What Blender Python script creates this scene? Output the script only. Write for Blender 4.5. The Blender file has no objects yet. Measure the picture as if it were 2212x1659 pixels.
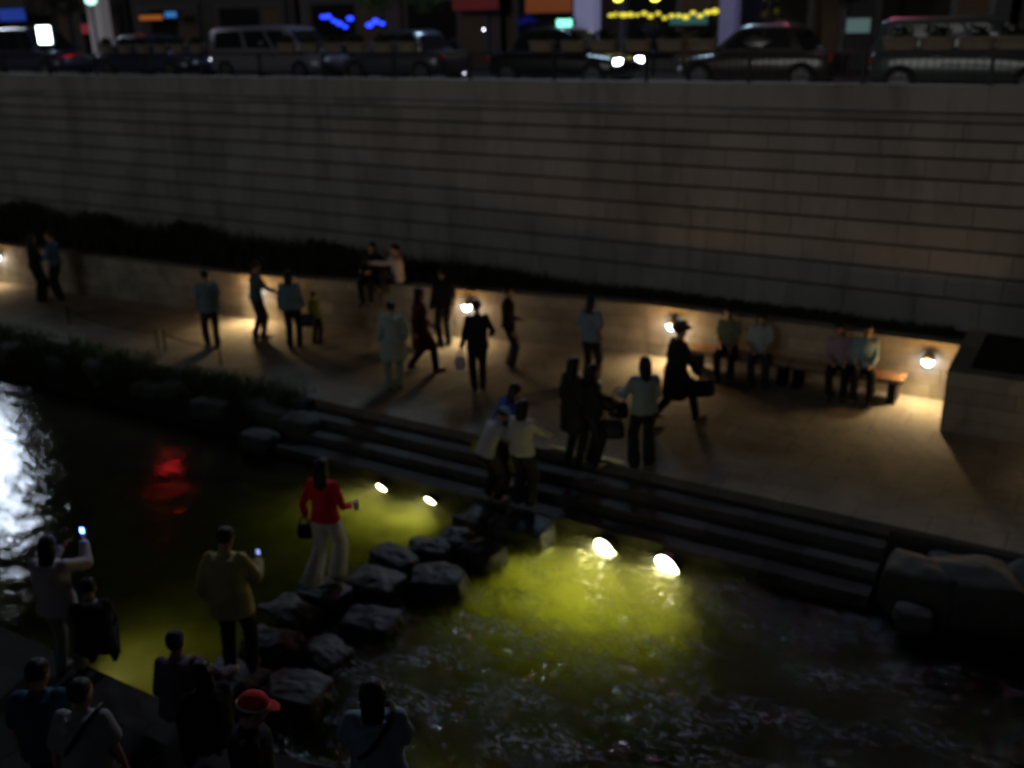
import bpy, bmesh, math, random
from mathutils import Vector, Matrix, noise
random.seed(7)
C = bpy.context.scene.collection
R = math.radians
# ------------------------------------------------------------ camera, sky, ambient light
CAM_Z = 6.1
LENS = 35.0
FPX = LENS / 36 * 2212              # focal length in pixels of a 2212 x 1659 frame
HOR = 49.0                          # horizon row at the middle column
AZ = R(31.3); ROLL = R(1.2)
pitch = math.atan((829.5 - HOR) / FPX)
fw = Vector((-math.sin(AZ) * math.cos(pitch), math.cos(AZ) * math.cos(pitch), -math.sin(pitch)))
rt = Vector((math.cos(AZ), math.sin(AZ), 0)); up = rt.cross(fw)
r2 = rt * math.cos(ROLL) - up * math.sin(ROLL); u2 = up * math.cos(ROLL) + rt * math.sin(ROLL)
cd = bpy.data.cameras.new('camera'); cam = bpy.data.objects.new('camera', cd); C.objects.link(cam)
M3 = Matrix((r2, u2, -fw)).transposed()
cam.matrix_world = Matrix.Translation((0, 0, CAM_Z)) @ M3.to_4x4()
cd.lens = LENS; cd.sensor_width = 36; cd.clip_end = 500; cd.clip_start = 0.1
cd.dof.use_dof = True; cd.dof.focus_distance = 4.5; cd.dof.aperture_fstop = 1.15
sc = bpy.context.scene
sc.camera = cam
w = bpy.data.worlds.new('World'); sc.world = w; w.use_nodes = True
nt = w.node_tree; bg = nt.nodes['Background']
sky = nt.nodes.new('ShaderNodeTexSky'); sky.sky_type = 'NISHITA'; sky.sun_disc = False
SUN_EL, SUN_AZ = R(24), R(-150)
sky.sun_elevation = SUN_EL; sky.sun_rotation = R(180)
nt.links.new(sky.outputs[0], bg.inputs[0]); bg.inputs[1].default_value = 0.0014
sd = bpy.data.lights.new('sun', 'SUN'); sd.energy = 0.225; sd.angle = R(24); sd.color = (1, .97, .95)
so = bpy.data.objects.new('sun', sd); C.objects.link(so)
_d = Vector((0.12, 0.93, -0.25)).normalized()     # town glow from behind the viewer on to the wall
so.rotation_euler = _d.to_track_quat('-Z', 'Y').to_euler()
vs = sc.view_settings; vs.view_transform = 'Standard'; vs.look = 'None'; vs.exposure = 0; vs.gamma = 1
sc.cycles.max_bounces = 8; sc.cycles.transmission_bounces = 8; sc.cycles.volume_bounces = 0
sc.cycles.use_denoising = True; sc.cycles.sample_clamp_indirect = 3.0
sc.cycles.volume_step_rate = 1.0

def _ray(x, y): return r2 * ((x - 1106) / FPX) - u2 * ((y - 829.5) / FPX) + fw
def P(x, y, z=0.0):          # a point of the photograph read on the level z
    d = _ray(x, y); t = (z - CAM_Z) / d.z; v = d * t; return Vector((v.x, v.y, z))
def PY(x, y, Y):             # the same on the upright plane at depth Y
    d = _ray(x, y); t = Y / d.y; v = d * t; return Vector((v.x, Y, v.z + CAM_Z))
# ------------------------------------------------------------ materials
def mat(name, col, rough=.7, metal=0, var=.0, vscale=6, bump=0, bscale=30, emit=None, es=0, spec=.3, col2=None, attr=None, coat=0, detail=5):
    m = bpy.data.materials.new(name); m.use_nodes = True; n = m.node_tree; b = n.nodes['Principled BSDF']
    b.inputs['Base Color'].default_value = (*col, 1); b.inputs['Roughness'].default_value = rough
    b.inputs['Metallic'].default_value = metal; b.inputs['Specular IOR Level'].default_value = spec
    b.inputs['Coat Weight'].default_value = coat
    tc = n.nodes.new('ShaderNodeTexCoord')
    out = None
    if var or col2:
        t = n.nodes.new('ShaderNodeTexNoise'); t.inputs['Scale'].default_value = vscale; t.inputs['Detail'].default_value = detail
        n.links.new(tc.outputs['Object'], t.inputs['Vector'])
        r = n.nodes.new('ShaderNodeValToRGB'); r.color_ramp.elements[0].position = .32; r.color_ramp.elements[1].position = .68
        c2 = col2 or tuple(c * (1 - var) for c in col)
        r.color_ramp.elements[0].color = (*c2, 1); r.color_ramp.elements[1].color = (*col, 1)
        n.links.new(t.outputs['Fac'], r.inputs[0]); out = r.outputs[0]
    if attr:
        a = n.nodes.new('ShaderNodeAttribute'); a.attribute_name = attr
        mx = n.nodes.new('ShaderNodeMix'); mx.data_type = 'RGBA'; mx.blend_type = 'MULTIPLY'; mx.inputs[0].default_value = 1
        if out: n.links.new(out, mx.inputs[6])
        else: mx.inputs[6].default_value = (*col, 1)
        n.links.new(a.outputs['Color'], mx.inputs[7]); out = mx.outputs[2]
    if out: n.links.new(out, b.inputs['Base Color'])
    if bump:
        t = n.nodes.new('ShaderNodeTexNoise'); t.inputs['Scale'].default_value = bscale; t.inputs['Detail'].default_value = 6
        n.links.new(tc.outputs['Object'], t.inputs['Vector'])
        bp = n.nodes.new('ShaderNodeBump'); bp.inputs['Strength'].default_value = bump; bp.inputs['Distance'].default_value = .0044
        n.links.new(t.outputs['Fac'], bp.inputs['Height']); n.links.new(bp.outputs[0], b.inputs['Normal'])
    if emit:
        b.inputs['Emission Color'].default_value = (*emit, 1); b.inputs['Emission Strength'].default_value = es
    return m
GRANITE = mat('wall_granite', (.25, .25, .245), .85, var=.14, vscale=.9, bump=.5, bscale=40, attr='tone')
LOWGR = mat('low_wall_granite', (.34, .315, .25), .8, var=.2, vscale=4, bump=.5, bscale=50, attr='tone')
PAVE = mat('path_paving', (.28, .25, .20), .85, var=.25, vscale=1.3, bump=.4, bscale=60, detail=9)
STEPM = mat('step_stone', (.14, .13, .115), .9, var=.3, vscale=3, bump=.4, bscale=40, attr='tone')
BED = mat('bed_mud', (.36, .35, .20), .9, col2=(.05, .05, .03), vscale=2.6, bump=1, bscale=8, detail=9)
STONE = mat('stepping_granite', (.055, .055, .053), .62, var=.5, vscale=4, bump=.8, bscale=14, spec=.4)
BOULD = mat('boulder', (.085, .085, .075), .75, var=.5, vscale=3, bump=.8, bscale=10)
BLACK = mat('black_metal', (.02, .02, .022), .45, metal=.3)
IRON = mat('grey_iron', (.09, .09, .1), .5, metal=.4, var=.2)
SOIL = mat('soil', (.03, .025, .02), .95, var=.4, vscale=12, bump=.6, bscale=20)
LEAF = mat('leaf', (.03, .05, .02), .6, var=.5, vscale=3)
LEAF2 = mat('tree_leaf', (.07, .16, .03), .6, var=.5, vscale=1.5)
GRASS = mat('grass_blade', (.06, .12, .025), .6, var=.5, vscale=4)
BARK = mat('bark', (.07, .055, .04), .9, var=.4, vscale=9, bump=.7, bscale=18)
POT = mat('pot_fibre', (.20, .19, .165), .75, var=.2, vscale=7, bump=.2)
WOOD = mat('bench_wood', (.42, .25, .13), .5, var=.35, vscale=14, bump=.2)
ASPH = mat('asphalt', (.05, .05, .05), .85, var=.3, vscale=5, bump=.4, bscale=60)
SKIN = mat('skin', (.42, .25, .16), .55, var=.08)
HAIR = mat('hair', (.012, .010, .009), .5, bump=.5, bscale=60)
SHOE = mat('shoe_dark', (.03, .028, .026), .5)
SHOEW = mat('shoe_pale', (.45, .45, .45), .6)
EYE = mat('eye', (.03, .02, .02), .2)
TYRE = mat('tyre', (.02, .02, .02), .8)
RIM = mat('rim', (.14, .14, .15), .35, metal=.8)
GLASSM = mat('car_window', (.012, .013, .016), .08, spec=.6)
CHROME = mat('chrome', (.3, .3, .31), .2, metal=1)
ROPE = mat('rope', (.25, .20, .09), .8)
def stain(m, sc3, lo, amt, w=.5):
    n = m.node_tree; b = n.nodes['Principled BSDF']; l = b.inputs['Base Color'].links[0].from_socket
    tc = n.nodes.new('ShaderNodeTexCoord'); mp = n.nodes.new('ShaderNodeMapping'); mp.inputs['Scale'].default_value = sc3; n.links.new(tc.outputs['Object'], mp.inputs[0])
    t = n.nodes.new('ShaderNodeTexNoise'); t.inputs['Scale'].default_value = 1; t.inputs['Detail'].default_value = 8; t.inputs['Roughness'].default_value = .62; t.inputs['Distortion'].default_value = w; n.links.new(mp.outputs[0], t.inputs['Vector'])
    r = n.nodes.new('ShaderNodeValToRGB'); r.color_ramp.elements[0].position = lo; r.color_ramp.elements[1].position = lo + .14; r.color_ramp.elements[0].color = (amt, amt, amt, 1); r.color_ramp.elements[1].color = (1, 1, 1, 1); n.links.new(t.outputs['Fac'], r.inputs[0])
    mx = n.nodes.new('ShaderNodeMix'); mx.data_type = 'RGBA'; mx.blend_type = 'MULTIPLY'; mx.inputs[0].default_value = 1; n.links.new(l, mx.inputs[6]); n.links.new(r.outputs[0], mx.inputs[7]); n.links.new(mx.outputs[2], b.inputs['Base Color'])
stain(GRANITE, (.55, .55, .16), .36, .76, 1.2); stain(GRANITE, (2.2, 2.2, .35), .34, .78)
stain(LOWGR, (1.6, 1.6, 1.2), .36, .72); stain(PAVE, (.7, .5, 1), .40, .72, 1.5); stain(PAVE, (5, 5, 5), .34, .8); stain(STEPM, (1.2, 2.5, 1), .4, .65)
def slabs(m):
    n = m.node_tree; b = n.nodes['Principled BSDF']; l = b.inputs['Base Color'].links[0].from_socket
    tc = n.nodes.new('ShaderNodeTexCoord'); br = n.nodes.new('ShaderNodeTexBrick'); br.inputs['Scale'].default_value = 1; br.inputs['Brick Width'].default_value = .9; br.inputs['Row Height'].default_value = .6; br.inputs['Mortar Size'].default_value = .008
    br.inputs['Color1'].default_value = (1, 1, 1, 1); br.inputs['Color2'].default_value = (.9, .9, .9, 1); br.inputs['Mortar'].default_value = (.5, .5, .5, 1); n.links.new(tc.outputs['Object'], br.inputs['Vector'])
    mx = n.nodes.new('ShaderNodeMix'); mx.data_type = 'RGBA'; mx.blend_type = 'MULTIPLY'; mx.inputs[0].default_value = 1; n.links.new(l, mx.inputs[6]); n.links.new(br.outputs[0], mx.inputs[7]); n.links.new(mx.outputs[2], b.inputs['Base Color'])
slabs(PAVE)
_cl = {}
def cloth(c, rough=.85):
    k = tuple(c)
    if k not in _cl: _cl[k] = mat('cloth', c, rough, var=.18, vscale=9, bump=.6, bscale=16)
    return _cl[k]
def glow(name, c, s): return mat(name, tuple(min(1, x * .6) for x in c), .4, emit=c, es=s)
# ------------------------------------------------------------ mesh helpers
def tag(o, label=None, cat=None, group=None, kind=None):
    if label: o['label'] = label
    if cat: o['category'] = cat
    if group: o['group'] = group
    if kind: o['kind'] = kind
    return o
def empty(name, loc, rz=0):
    o = bpy.data.objects.new(name, None); C.objects.link(o); o.location = loc; o.rotation_euler = (0, 0, rz); return o
def link(name, me, m, parent=None, smooth=False):
    me.materials.clear(); me.materials.append(m)
    if smooth:
        for p in me.polygons: p.use_smooth = True
    o = bpy.data.objects.new(name, me); C.objects.link(o); o.parent = parent; return o
def bm_obj(name, bm, m, parent=None, smooth=False):
    me = bpy.data.meshes.new(name); bmesh.ops.recalc_face_normals(bm, faces=bm.faces); bm.to_mesh(me); bm.free()
    return link(name, me, m, parent, smooth)
def box(bm, c, s, rz=0, bev=0, tone=None, rx=0, ry=0):
    mt = Matrix.Translation(c) @ Matrix.Rotation(rz, 4, 'Z') @ Matrix.Rotation(rx, 4, 'X') @ Matrix.Rotation(ry, 4, 'Y') @ Matrix.Diagonal((*s, 1))
    r = bmesh.ops.create_cube(bm, size=1, matrix=mt)
    if bev:
        es = list({e for v in r['verts'] for e in v.link_edges})
        q = bmesh.ops.bevel(bm, geom=es, offset=bev, segments=2, profile=.6, affect='EDGES')
        fs = q['faces']
    if tone is not None:
        lay = bm.loops.layers.color.get('tone') or bm.loops.layers.color.new('tone')
        for f in {f for v in r['verts'] if v.is_valid for f in v.link_faces}:
            for l in f.loops: l[lay] = (tone, tone, tone, 1)
def cyl(bm, p, q, r1, r2=None, seg=14):
    p, q = Vector(p), Vector(q); r2_ = r1 if r2 is None else r2; d = q - p
    mt = Matrix.Translation((p + q) / 2) @ d.to_track_quat('Z', 'Y').to_matrix().to_4x4()
    bmesh.ops.create_cone(bm, cap_ends=True, segments=seg, radius1=r1, radius2=r2_, depth=d.length, matrix=mt)
def ball(bm, c, r, sub=2, sc3=(1, 1, 1), rot=None):
    mt = Matrix.Translation(c) @ (rot.to_4x4() if rot else Matrix()) @ Matrix.Diagonal((*[r * k for k in sc3], 1))
    bmesh.ops.create_icosphere(bm, subdivisions=sub, radius=1, matrix=mt)
def capsule(bm, p, q, r1, r2, seg=10):
    p, q = Vector(p), Vector(q); d = q - p; L = d.length
    if L < 1e-5: ball(bm, p, max(r1, r2)); return
    rot = d.to_track_quat('Z', 'Y').to_matrix(); rings = []
    for a in (-80, -50, -20): rings.append((math.sin(R(a)) * r1, math.cos(R(a)) * r1))
    for t in (0, .5, 1): rings.append((L * t, r1 + (r2 - r1) * t))
    for a in (20, 50, 80): rings.append((L + math.sin(R(a)) * r2, math.cos(R(a)) * r2))
    vs_ = [[bm.verts.new(p + rot @ Vector((math.cos(2 * math.pi * k / seg) * rr, math.sin(2 * math.pi * k / seg) * rr, z))) for k in range(seg)] for z, rr in rings]
    loft(bm, vs_)
def loft(bm, vs_, caps=True):
    n = len(vs_[0])
    for a, b in zip(vs_, vs_[1:]):
        for k in range(n): bm.faces.new((a[k], a[(k + 1) % n], b[(k + 1) % n], b[k]))
    if caps:
        bm.faces.new(vs_[0][::-1]); bm.faces.new(vs_[-1])
def rings(bm, lst, seg=16):
    """lst of (centre, U, V, rx, ry): elliptical loft"""
    vs_ = [[bm.verts.new(c + U * (math.cos(2 * math.pi * k / seg) * rx) + V * (math.sin(2 * math.pi * k / seg) * ry)) for k in range(seg)] for c, U, V, rx, ry in lst]
    loft(bm, vs_)
QUEUE = []
def remesh(name, bm, m, parent, vox, smooth=4, disp=0, dscale=8):
    """voxel union of the overlapping pieces into one continuous surface (evaluated all at once at the end)"""
    bmesh.ops.recalc_face_normals(bm, faces=bm.faces)
    me = bpy.data.meshes.new(name); bm.to_mesh(me); bm.free()
    o = link(name, me, m, parent); off = Vector((random.random() * 50, random.random() * 50, 0))
    md = o.modifiers.new('r', 'REMESH'); md.mode = 'VOXEL'; md.voxel_size = vox
    if smooth: s = o.modifiers.new('s', 'SMOOTH'); s.iterations = smooth; s.factor = .5
    QUEUE.append((o, m, disp, dscale, off)); return o
def finish_remesh():
    dg = bpy.context.evaluated_depsgraph_get(); new = []
    for o, m, disp, dscale, off in QUEUE: new.append(bpy.data.meshes.new_from_object(o.evaluated_get(dg)))
    for (o, m, disp, dscale, off), me in zip(QUEUE, new):
        old = o.data; nm = old.name; o.modifiers.clear(); o.data = me; bpy.data.meshes.remove(old); me.name = nm
        me.materials.clear(); me.materials.append(m); me.polygons.foreach_set('use_smooth', [True] * len(me.polygons))
        if disp:
            for v in me.vertices:
                v.co += v.normal * (noise.noise(v.co * dscale + off) * .65 + noise.noise(v.co * dscale * 2.3 + off) * .35) * disp
def blocks(bm, x0, x1, z0, z1, y, thick, bl, gap=.008, jit=.008, tone=(.75, 1.08), seed=0, axis='x'):
    """one course of stone blocks, each its own block with open joints"""
    rnd = random.Random(seed); x = x0
    while x < x1 - .01:
        L = min(bl * rnd.uniform(.75, 1.25), x1 - x); dy = rnd.uniform(-jit, jit)
        if x1 - x - L < .2: L = x1 - x
        c = (x + L / 2, y + thick / 2 + dy, (z0 + z1) / 2); s = (L - gap, thick, z1 - z0 - gap)
        if axis == 'y': c = (c[1], c[0], c[2]); s = (s[1], s[0], s[2])
        box(bm, c, s, tone=rnd.uniform(*tone)); x += L
def plane_grid(bm, x0, x1, y0, y1, z, nx=1, ny=1, h=None):
    V = [[bm.verts.new((x0 + (x1 - x0) * i / nx, y0 + (y1 - y0) * j / ny, z)) for i in range(nx + 1)] for j in range(ny + 1)]
    for j in range(ny):
        for i in range(nx): bm.faces.new((V[j][i], V[j][i + 1], V[j + 1][i + 1], V[j + 1][i]))
    if h:
        for row in V:
            for v in row: v.co.z += h(v.co)
# ------------------------------------------------------------ levels
WZ = -0.55; BEDZ = -1.05; LOWY = 17.05; WALLY = 18.2; STZ = 4.55; EDGE = 10.95; BANK = 5.35
# stream bed, path, street
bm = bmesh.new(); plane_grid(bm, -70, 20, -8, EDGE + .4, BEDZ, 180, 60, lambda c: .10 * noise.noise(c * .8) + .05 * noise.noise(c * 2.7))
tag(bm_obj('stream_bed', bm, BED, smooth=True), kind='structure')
bm = bmesh.new(); box(bm, (-25, 14.6 + .1, -.6), (90, 5.2, 1.2))
o = bm_obj('riverside_path', bm, PAVE); tag(o, kind='structure')
bm = bmesh.new(); box(bm, (-25, 44, STZ - .5), (180, 50, 1.0)); tag(bm_obj('street_road', bm, ASPH), kind='structure')
# steps down to the water on the far side (treads of long slabs)
bm = bmesh.new()
X0s, X1s = -11.3, -1.75
for i, (ya, yb, zt) in enumerate([(11.72, 12.098, -.15), (11.36, 11.718, -.29), (EDGE, 11.358, -.42)]):
    blocks(bm, X0s, X1s, -1.25, zt, ya, yb - ya, 1.5, seed=20 + i, jit=.002, tone=(.8, 1.05))
tag(bm_obj('riverside_steps', bm, STEPM), kind='structure')
# near bank
bm = bmesh.new()
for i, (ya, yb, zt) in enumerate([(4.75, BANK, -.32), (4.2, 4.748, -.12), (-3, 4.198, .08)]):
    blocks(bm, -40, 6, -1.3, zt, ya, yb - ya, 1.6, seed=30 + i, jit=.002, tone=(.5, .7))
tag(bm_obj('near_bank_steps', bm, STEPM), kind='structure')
# ------------------------------------------------------------ the great wall
wl = empty('stone_embankment_wall', (-25, WALLY, 0)); tag(wl, 'tall grey stone embankment wall of long courses rising to the street', 'wall')
XW0, XW1 = -48, 6
zs = [.9, 1.47, 1.89, 2.31, 2.70, 3.09, 3.47, 3.82, 4.12, 4.41]
bm = bmesh.new(); 
for i in range(len(zs) - 1): blocks(bm, XW0, XW1, zs[i] + .016, zs[i + 1] - .016, WALLY - .012 * (len(zs) - i) + .05, .5, 1.05, seed=50 + i, gap=.010, jit=.002, tone=(.93, 1.03))
o = bm_obj('stone_courses', bm, GRANITE, wl); o.location = -wl.location
bm = bmesh.new(); box(bm, ((XW0 + XW1) / 2, WALLY + .5, 1.9), (XW1 - XW0, .6, 4.9)); o = bm_obj('core', bm, mat('joint_mortar', (.06, .055, .05), .95), wl); o.location = -wl.location
bm = bmesh.new(); blocks(bm, XW0, XW1, 4.42, 4.55, WALLY - .03, .5, 1.6, seed=70, tone=(.85, 1.05)); o = bm_obj('string_course', bm, GRANITE, wl); o.location = -wl.location
bm = bmesh.new(); blocks(bm, XW0, XW1, 4.585, 5.0, WALLY - .07, .45, 2.4, seed=71, gap=.006, tone=(1.0, 1.2)); o = bm_obj('coping', bm, GRANITE, wl); o.location = -wl.location
# unseen near embankment, added behind the viewer to keep street glow off the bank
nw = empty('stone_embankment_wall', (-20, -2.6, 0)); tag(nw, 'unseen near side stone embankment wall added behind the viewer to shade the near bank', 'wall')
bm = bmesh.new()
for i, (z0, z1) in enumerate([(0, .9)] + list(zip(zs, zs[1:])) + [(4.41, 5.0)]): blocks(bm, -60, 25, z0 + .012, z1 - .012, -3.1, .5, 1.6, seed=150 + i, jit=.002, tone=(.92, 1.03))
o = bm_obj('stone_courses', bm, GRANITE, nw); o.location = -nw.location
# ------------------------------------------------------------ low lit wall (bends a little towards the water on the left)
def low_wall(name, pts, label):
    root = empty(name, (pts[0][0], pts[0][1], 0)); tag(root, label, 'wall')
    for k, (a, b) in enumerate(zip(pts, pts[1:])):
        a, b = Vector((*a, 0)), Vector((*b, 0)); L = (b - a).length; ang = math.atan2((b - a).y, (b - a).x)
        bm = bmesh.new()
        for i, (z0, z1) in enumerate([(-.02, .25), (.25, .5), (.5, .75)]):
            blocks(bm, 0, L, z0, z1, 0, .28, .95, seed=90 + i + 7 * k, gap=.007, jit=.004, tone=(.82, 1.05))
        o = bm_obj('stone_courses', bm, LOWGR, root); o.location = a - root.location; o.rotation_euler = (0, 0, ang)
        bm = bmesh.new(); box(bm, (L / 2, .17, .44), (L, .2, .9)); o = bm_obj('core', bm, bpy.data.materials['joint_mortar'], root); o.location = a - root.location; o.rotation_euler = (0, 0, ang)
        bm = bmesh.new(); blocks(bm, 0, L, .757, 1.0, -.02, .32, 1.3, seed=99 + k, gap=.006, tone=(.9, 1.08))
        o = bm_obj('cap_stone', bm, LOWGR, root); o.location = a - root.location; o.rotation_euler = (0, 0, ang)
    return root
LW = [(-40, 13.9), (-24.5, 14.85), (-16.3, 15.3), (-11.0, 16.4), (-7.3, 17.03), (-1.72, LOWY)]
low_wall('low_stone_wall', LW, 'low pale stone retaining wall lit orange by lamps along the path')
def lowy(x):
    for a, b in zip(LW, LW[1:]):
        if a[0] <= x <= b[0]: return a[1] + (b[1] - a[1]) * (x - a[0]) / (b[0] - a[0])
    return LOWY
# projecting stone block at the right
bt = empty('projecting_stone_block', (-1.75, 15.62, 0)); tag(bt, 'dark stone planter block jutting out beside the rightmost path lamp', 'planter')
bm = bmesh.new()
for i, (z0, z1) in enumerate([(0.004, .25), (.25, .5), (.5, .75)]):
    blocks(bm, 0, 6.5, z0, z1, 0, .25, 1.0, seed=110 + i, gap=.008, tone=(.7, .95))
    blocks(bm, .25, 2.4, z0, z1, 0, .25, .9, seed=120 + i, gap=.008, tone=(.8, 1), axis='y')
bm_obj('stone_courses', bm, LOWGR, bt)
bm = bmesh.new(); blocks(bm, 0, 6.5, .755, 1.0, -.015, .3, 1.4, seed=130, tone=(.85, 1)); blocks(bm, .29, 2.4, .755, 1.0, -.015, .3, 1.2, seed=131, tone=(.85, 1), axis='y')
bm_obj('cap_stone', bm, LOWGR, bt)
bm = bmesh.new(); box(bm, (3.4, 1.4, .48), (6.2, 2.2, .94)); bm_obj('soil_fill', bm, SOIL, bt)
# planting strip between the two walls
bm = bmesh.new()
for a, b in zip(LW, LW[1:]):
    v = [bm.verts.new((a[0], a[1] + .25, .93)), bm.verts.new((b[0], b[1] + .25, .93)), bm.verts.new((b[0], WALLY + .2, .93)), bm.verts.new((a[0], WALLY + .2, .93))]
    bm.faces.new(v)
tag(bm_obj('planting_bed', bm, SOIL), kind='structure')
def blade(bm, p, h, wdt, lean, ang):
    d = Vector((math.cos(ang), math.sin(ang), 0)); s = Vector((-d.y, d.x, 0)) * wdt
    a = bm.verts.new(p - s); b = bm.verts.new(p + s); c = bm.verts.new(p + s * .7 + d * lean * .4 + Vector((0, 0, h * .6))); e = bm.verts.new(p - s * .7 + d * lean * .4 + Vector((0, 0, h * .6))); f = bm.verts.new(p + d * lean + Vector((0, 0, h)))
    bm.faces.new((a, b, c, e)); bm.faces.new((e, c, f))
rnd = random.Random(3)
bm = bmesh.new()
for i in range(26000):
    x = rnd.uniform(-38, -2); y0 = lowy(x) + .33; y = rnd.uniform(y0, WALLY - .12)
    dens = noise.noise(Vector((x * .5, y, 3))) ; k = max(0, min(1, (-x - 6) / 14))
    if dens < -.15 and rnd.random() < .6: continue
    h = (.12 + .4 * k * rnd.random() + .35 * k * max(0, dens)) * rnd.uniform(.6, 1.2)
    blade(bm, Vector((x, y, .93)), h, rnd.uniform(.006, .014), rnd.uniform(.02, .18), rnd.uniform(0, 6.3))
tag(bm_obj('strip_planting', bm, LEAF), 'dark grassy planting along the foot of the tall wall', 'plants', kind='stuff')
# ------------------------------------------------------------ foliage helper
def leaves(bm, c, rad, n, size, rnd, sq=1.0, shell=.55):
    for i in range(n):
        d = Vector((rnd.gauss(0, 1), rnd.gauss(0, 1), rnd.gauss(0, 1))).normalized()
        p = c + Vector((d.x * rad, d.y * rad, d.z * rad * sq)) * (shell + (1 - shell) * rnd.random()) * rnd.uniform(.7, 1.05)
        if noise.noise(p * (2.2 / rad)) < -.12: continue
        u = Vector((rnd.uniform(-1, 1), rnd.uniform(-1, 1), rnd.uniform(-1, 1))).normalized(); v = u.orthogonal().normalized()
        s = size * rnd.uniform(.6, 1.3)
        q = [bm.verts.new(p - u * s), bm.verts.new(p + v * s * .5), bm.verts.new(p + u * s), bm.verts.new(p - v * s * .5)]
        bm.faces.new(q)
# shrubs at the left foot of the wall
for i, (x, hh, lb) in enumerate([(-27.5, .55, 'leftmost dark shrub at the foot of the tall wall, widest of the four'), (-24.2, .45, 'second dark shrub from the left at the foot of the tall wall'), (-20.6, .5, 'third dark shrub from the left at the foot of the tall wall'), (-15.8, .38, 'small dark shrub by the wall just left of the pair seated on the low wall')]):
    r = empty('shrub', (x, WALLY - .5, .93)); tag(r, lb, 'shrub', 'shrubs at the foot of the tall wall')
    bm = bmesh.new()
    for k in range(5): leaves(bm, Vector((rnd.uniform(-.6, .6), rnd.uniform(-.2, .1), hh * .55)), hh * .55, 260, .045, rnd)
    bm_obj('foliage', bm, LEAF, r)
    bm = bmesh.new()
    for k in range(5): cyl(bm, (k * .05 - .1, 0, 0), (rnd.uniform(-.5, .5), rnd.uniform(-.2, .1), hh * .7), .015, .006, 6)
    bm_obj('stem', bm, BARK, r)
# ------------------------------------------------------------ grass verge and rocks of the far bank, left
def verge_y(x): return 12.0 + .12 * noise.noise(Vector((x * .6, 0, 0)))
bm = bmesh.new(); plane_grid(bm, -45, -11.4, 10.75, 12.1, -.55, 160, 14)
for v in bm.verts:
    t = max(0, min(1, (v.co.y - 10.75) / 1.1)); v.co.z = -1.1 + 1.115 * t ** .7 + .05 * noise.noise(v.co * 3) * (1 - t)
    if v.co.x > -12.5: v.co.z -= (v.co.x + 12.5) * .2 * (1 - t)
tag(bm_obj('bank_slope', bm, SOIL, smooth=True), kind='structure')
bm = bmesh.new()
for i in range(22000):
    x = rnd.uniform(-36, -11.6); y = rnd.uniform(11.15, verge_y(x) + .45); 
    if noise.noise(Vector((x * .9, y * 2, 9))) < -.25: continue
    t = max(0, min(1, (y - 10.75) / 1.1)); z = -1.1 + 1.115 * t ** .7
    if y > 12.05: z = 0.0
    if y > 12.2 and rnd.random() < (y - 12.2) * 4: continue
    blade(bm, Vector((x, y, z - .01)), rnd.uniform(.06, .2), rnd.uniform(.005, .01), rnd.uniform(.01, .1), rnd.uniform(0, 6.3))
tag(bm_obj('verge_grass', bm, GRASS), 'dark green grass verge between path and waterside rocks', 'grass', kind='stuff')
def rock(name, loc, size, seed, m, parent=None, boxy=.5, sub=4, rz=0, rough=.12):
    bm = bmesh.new(); bmesh.ops.create_icosphere(bm, subdivisions=sub, radius=1)
    off = Vector((seed * 3.1, seed * 1.7, seed))
    for v in bm.verts:
        d = v.co.normalized(); mx = max(abs(d.x), abs(d.y), abs(d.z)); q = d * (1 - boxy) + d / mx * boxy * .85
        q *= 1 + rough * noise.noise(d * 1.6 + off) + rough * .45 * noise.noise(d * 4.5 + off)
        v.co = Vector((q.x * size[0], q.y * size[1], q.z * size[2]))
    o = bm_obj(name, bm, m, parent, True); o.location = loc; o.rotation_euler = (0, 0, rz); return o
bl = [  # px, py, half sizes, label
 (600, 895, (.75, .5, .42), 'largest pale boulder at the left end of the waterside steps'),
 (655, 925, (.42, .35, .36), 'rounded boulder touching the left end of the lowest step'),
 (470, 880, (.5, .4, .3), 'flat grey boulder left of the largest pale boulder'),
 (560, 945, (.38, .25, .2), 'low wet rock at the water in front of the largest pale boulder'),
 (395, 850, (.5, .42, .4), 'grey bank rock under the two short rope posts'),
 (330, 845, (.4, .36, .3), 'small grey bank rock right of the rounded pale rock'),
 (225, 805, (.62, .46, .45), 'rounded pale rock on the bank above the dark water'),
 (140, 790, (.5, .4, .36), 'bank rock left of the rounded pale rock'),
 (45, 765, (.6, .5, .45), 'leftmost bank rock, above the white reflection'),
]
for i, (x, y, s, lb) in enumerate(bl):
    p = P(x, y, -.35); rock('boulder', (p.x, p.y, -.42), s, i + 1, BOULD, rz=rnd.uniform(-.5, .5)); tag(C.objects[-1], lb, 'boulder', 'rocks along the far water edge')
br = [(1975, 1245, (.52, .42, .42), 'squat boulder at the right end of the steps, left of the big one'),
 (2090, 1255, (.72, .5, .44), 'biggest boulder at the right end of the steps, lowest in the picture'),
 (2030, 1175, (.55, .42, .34), 'dark flat-topped rock above the squat boulder'),
 (2165, 1180, (.7, .5, .35), 'long rounded rock against the path at the right edge'),
 (2235, 1260, (.6, .5, .45), 'boulder cut by the right edge of the picture'),
 (1960, 1300, (.25, .2, .15), 'small wet stone in the water below the squat boulder')]
for i, (x, y, s, lb) in enumerate(br):
    p = P(x, y, -.25); rock('boulder', (p.x + .1, p.y - .1, -.38), s, i + 21, BOULD, rz=rnd.uniform(-.4, .4)); tag(C.objects[-1], lb, 'boulder', 'rocks at the right end of the steps')
bm = bmesh.new(); plane_grid(bm, -1.74, 12, 10.6, 12.11, -.1, 60, 16)
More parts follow.
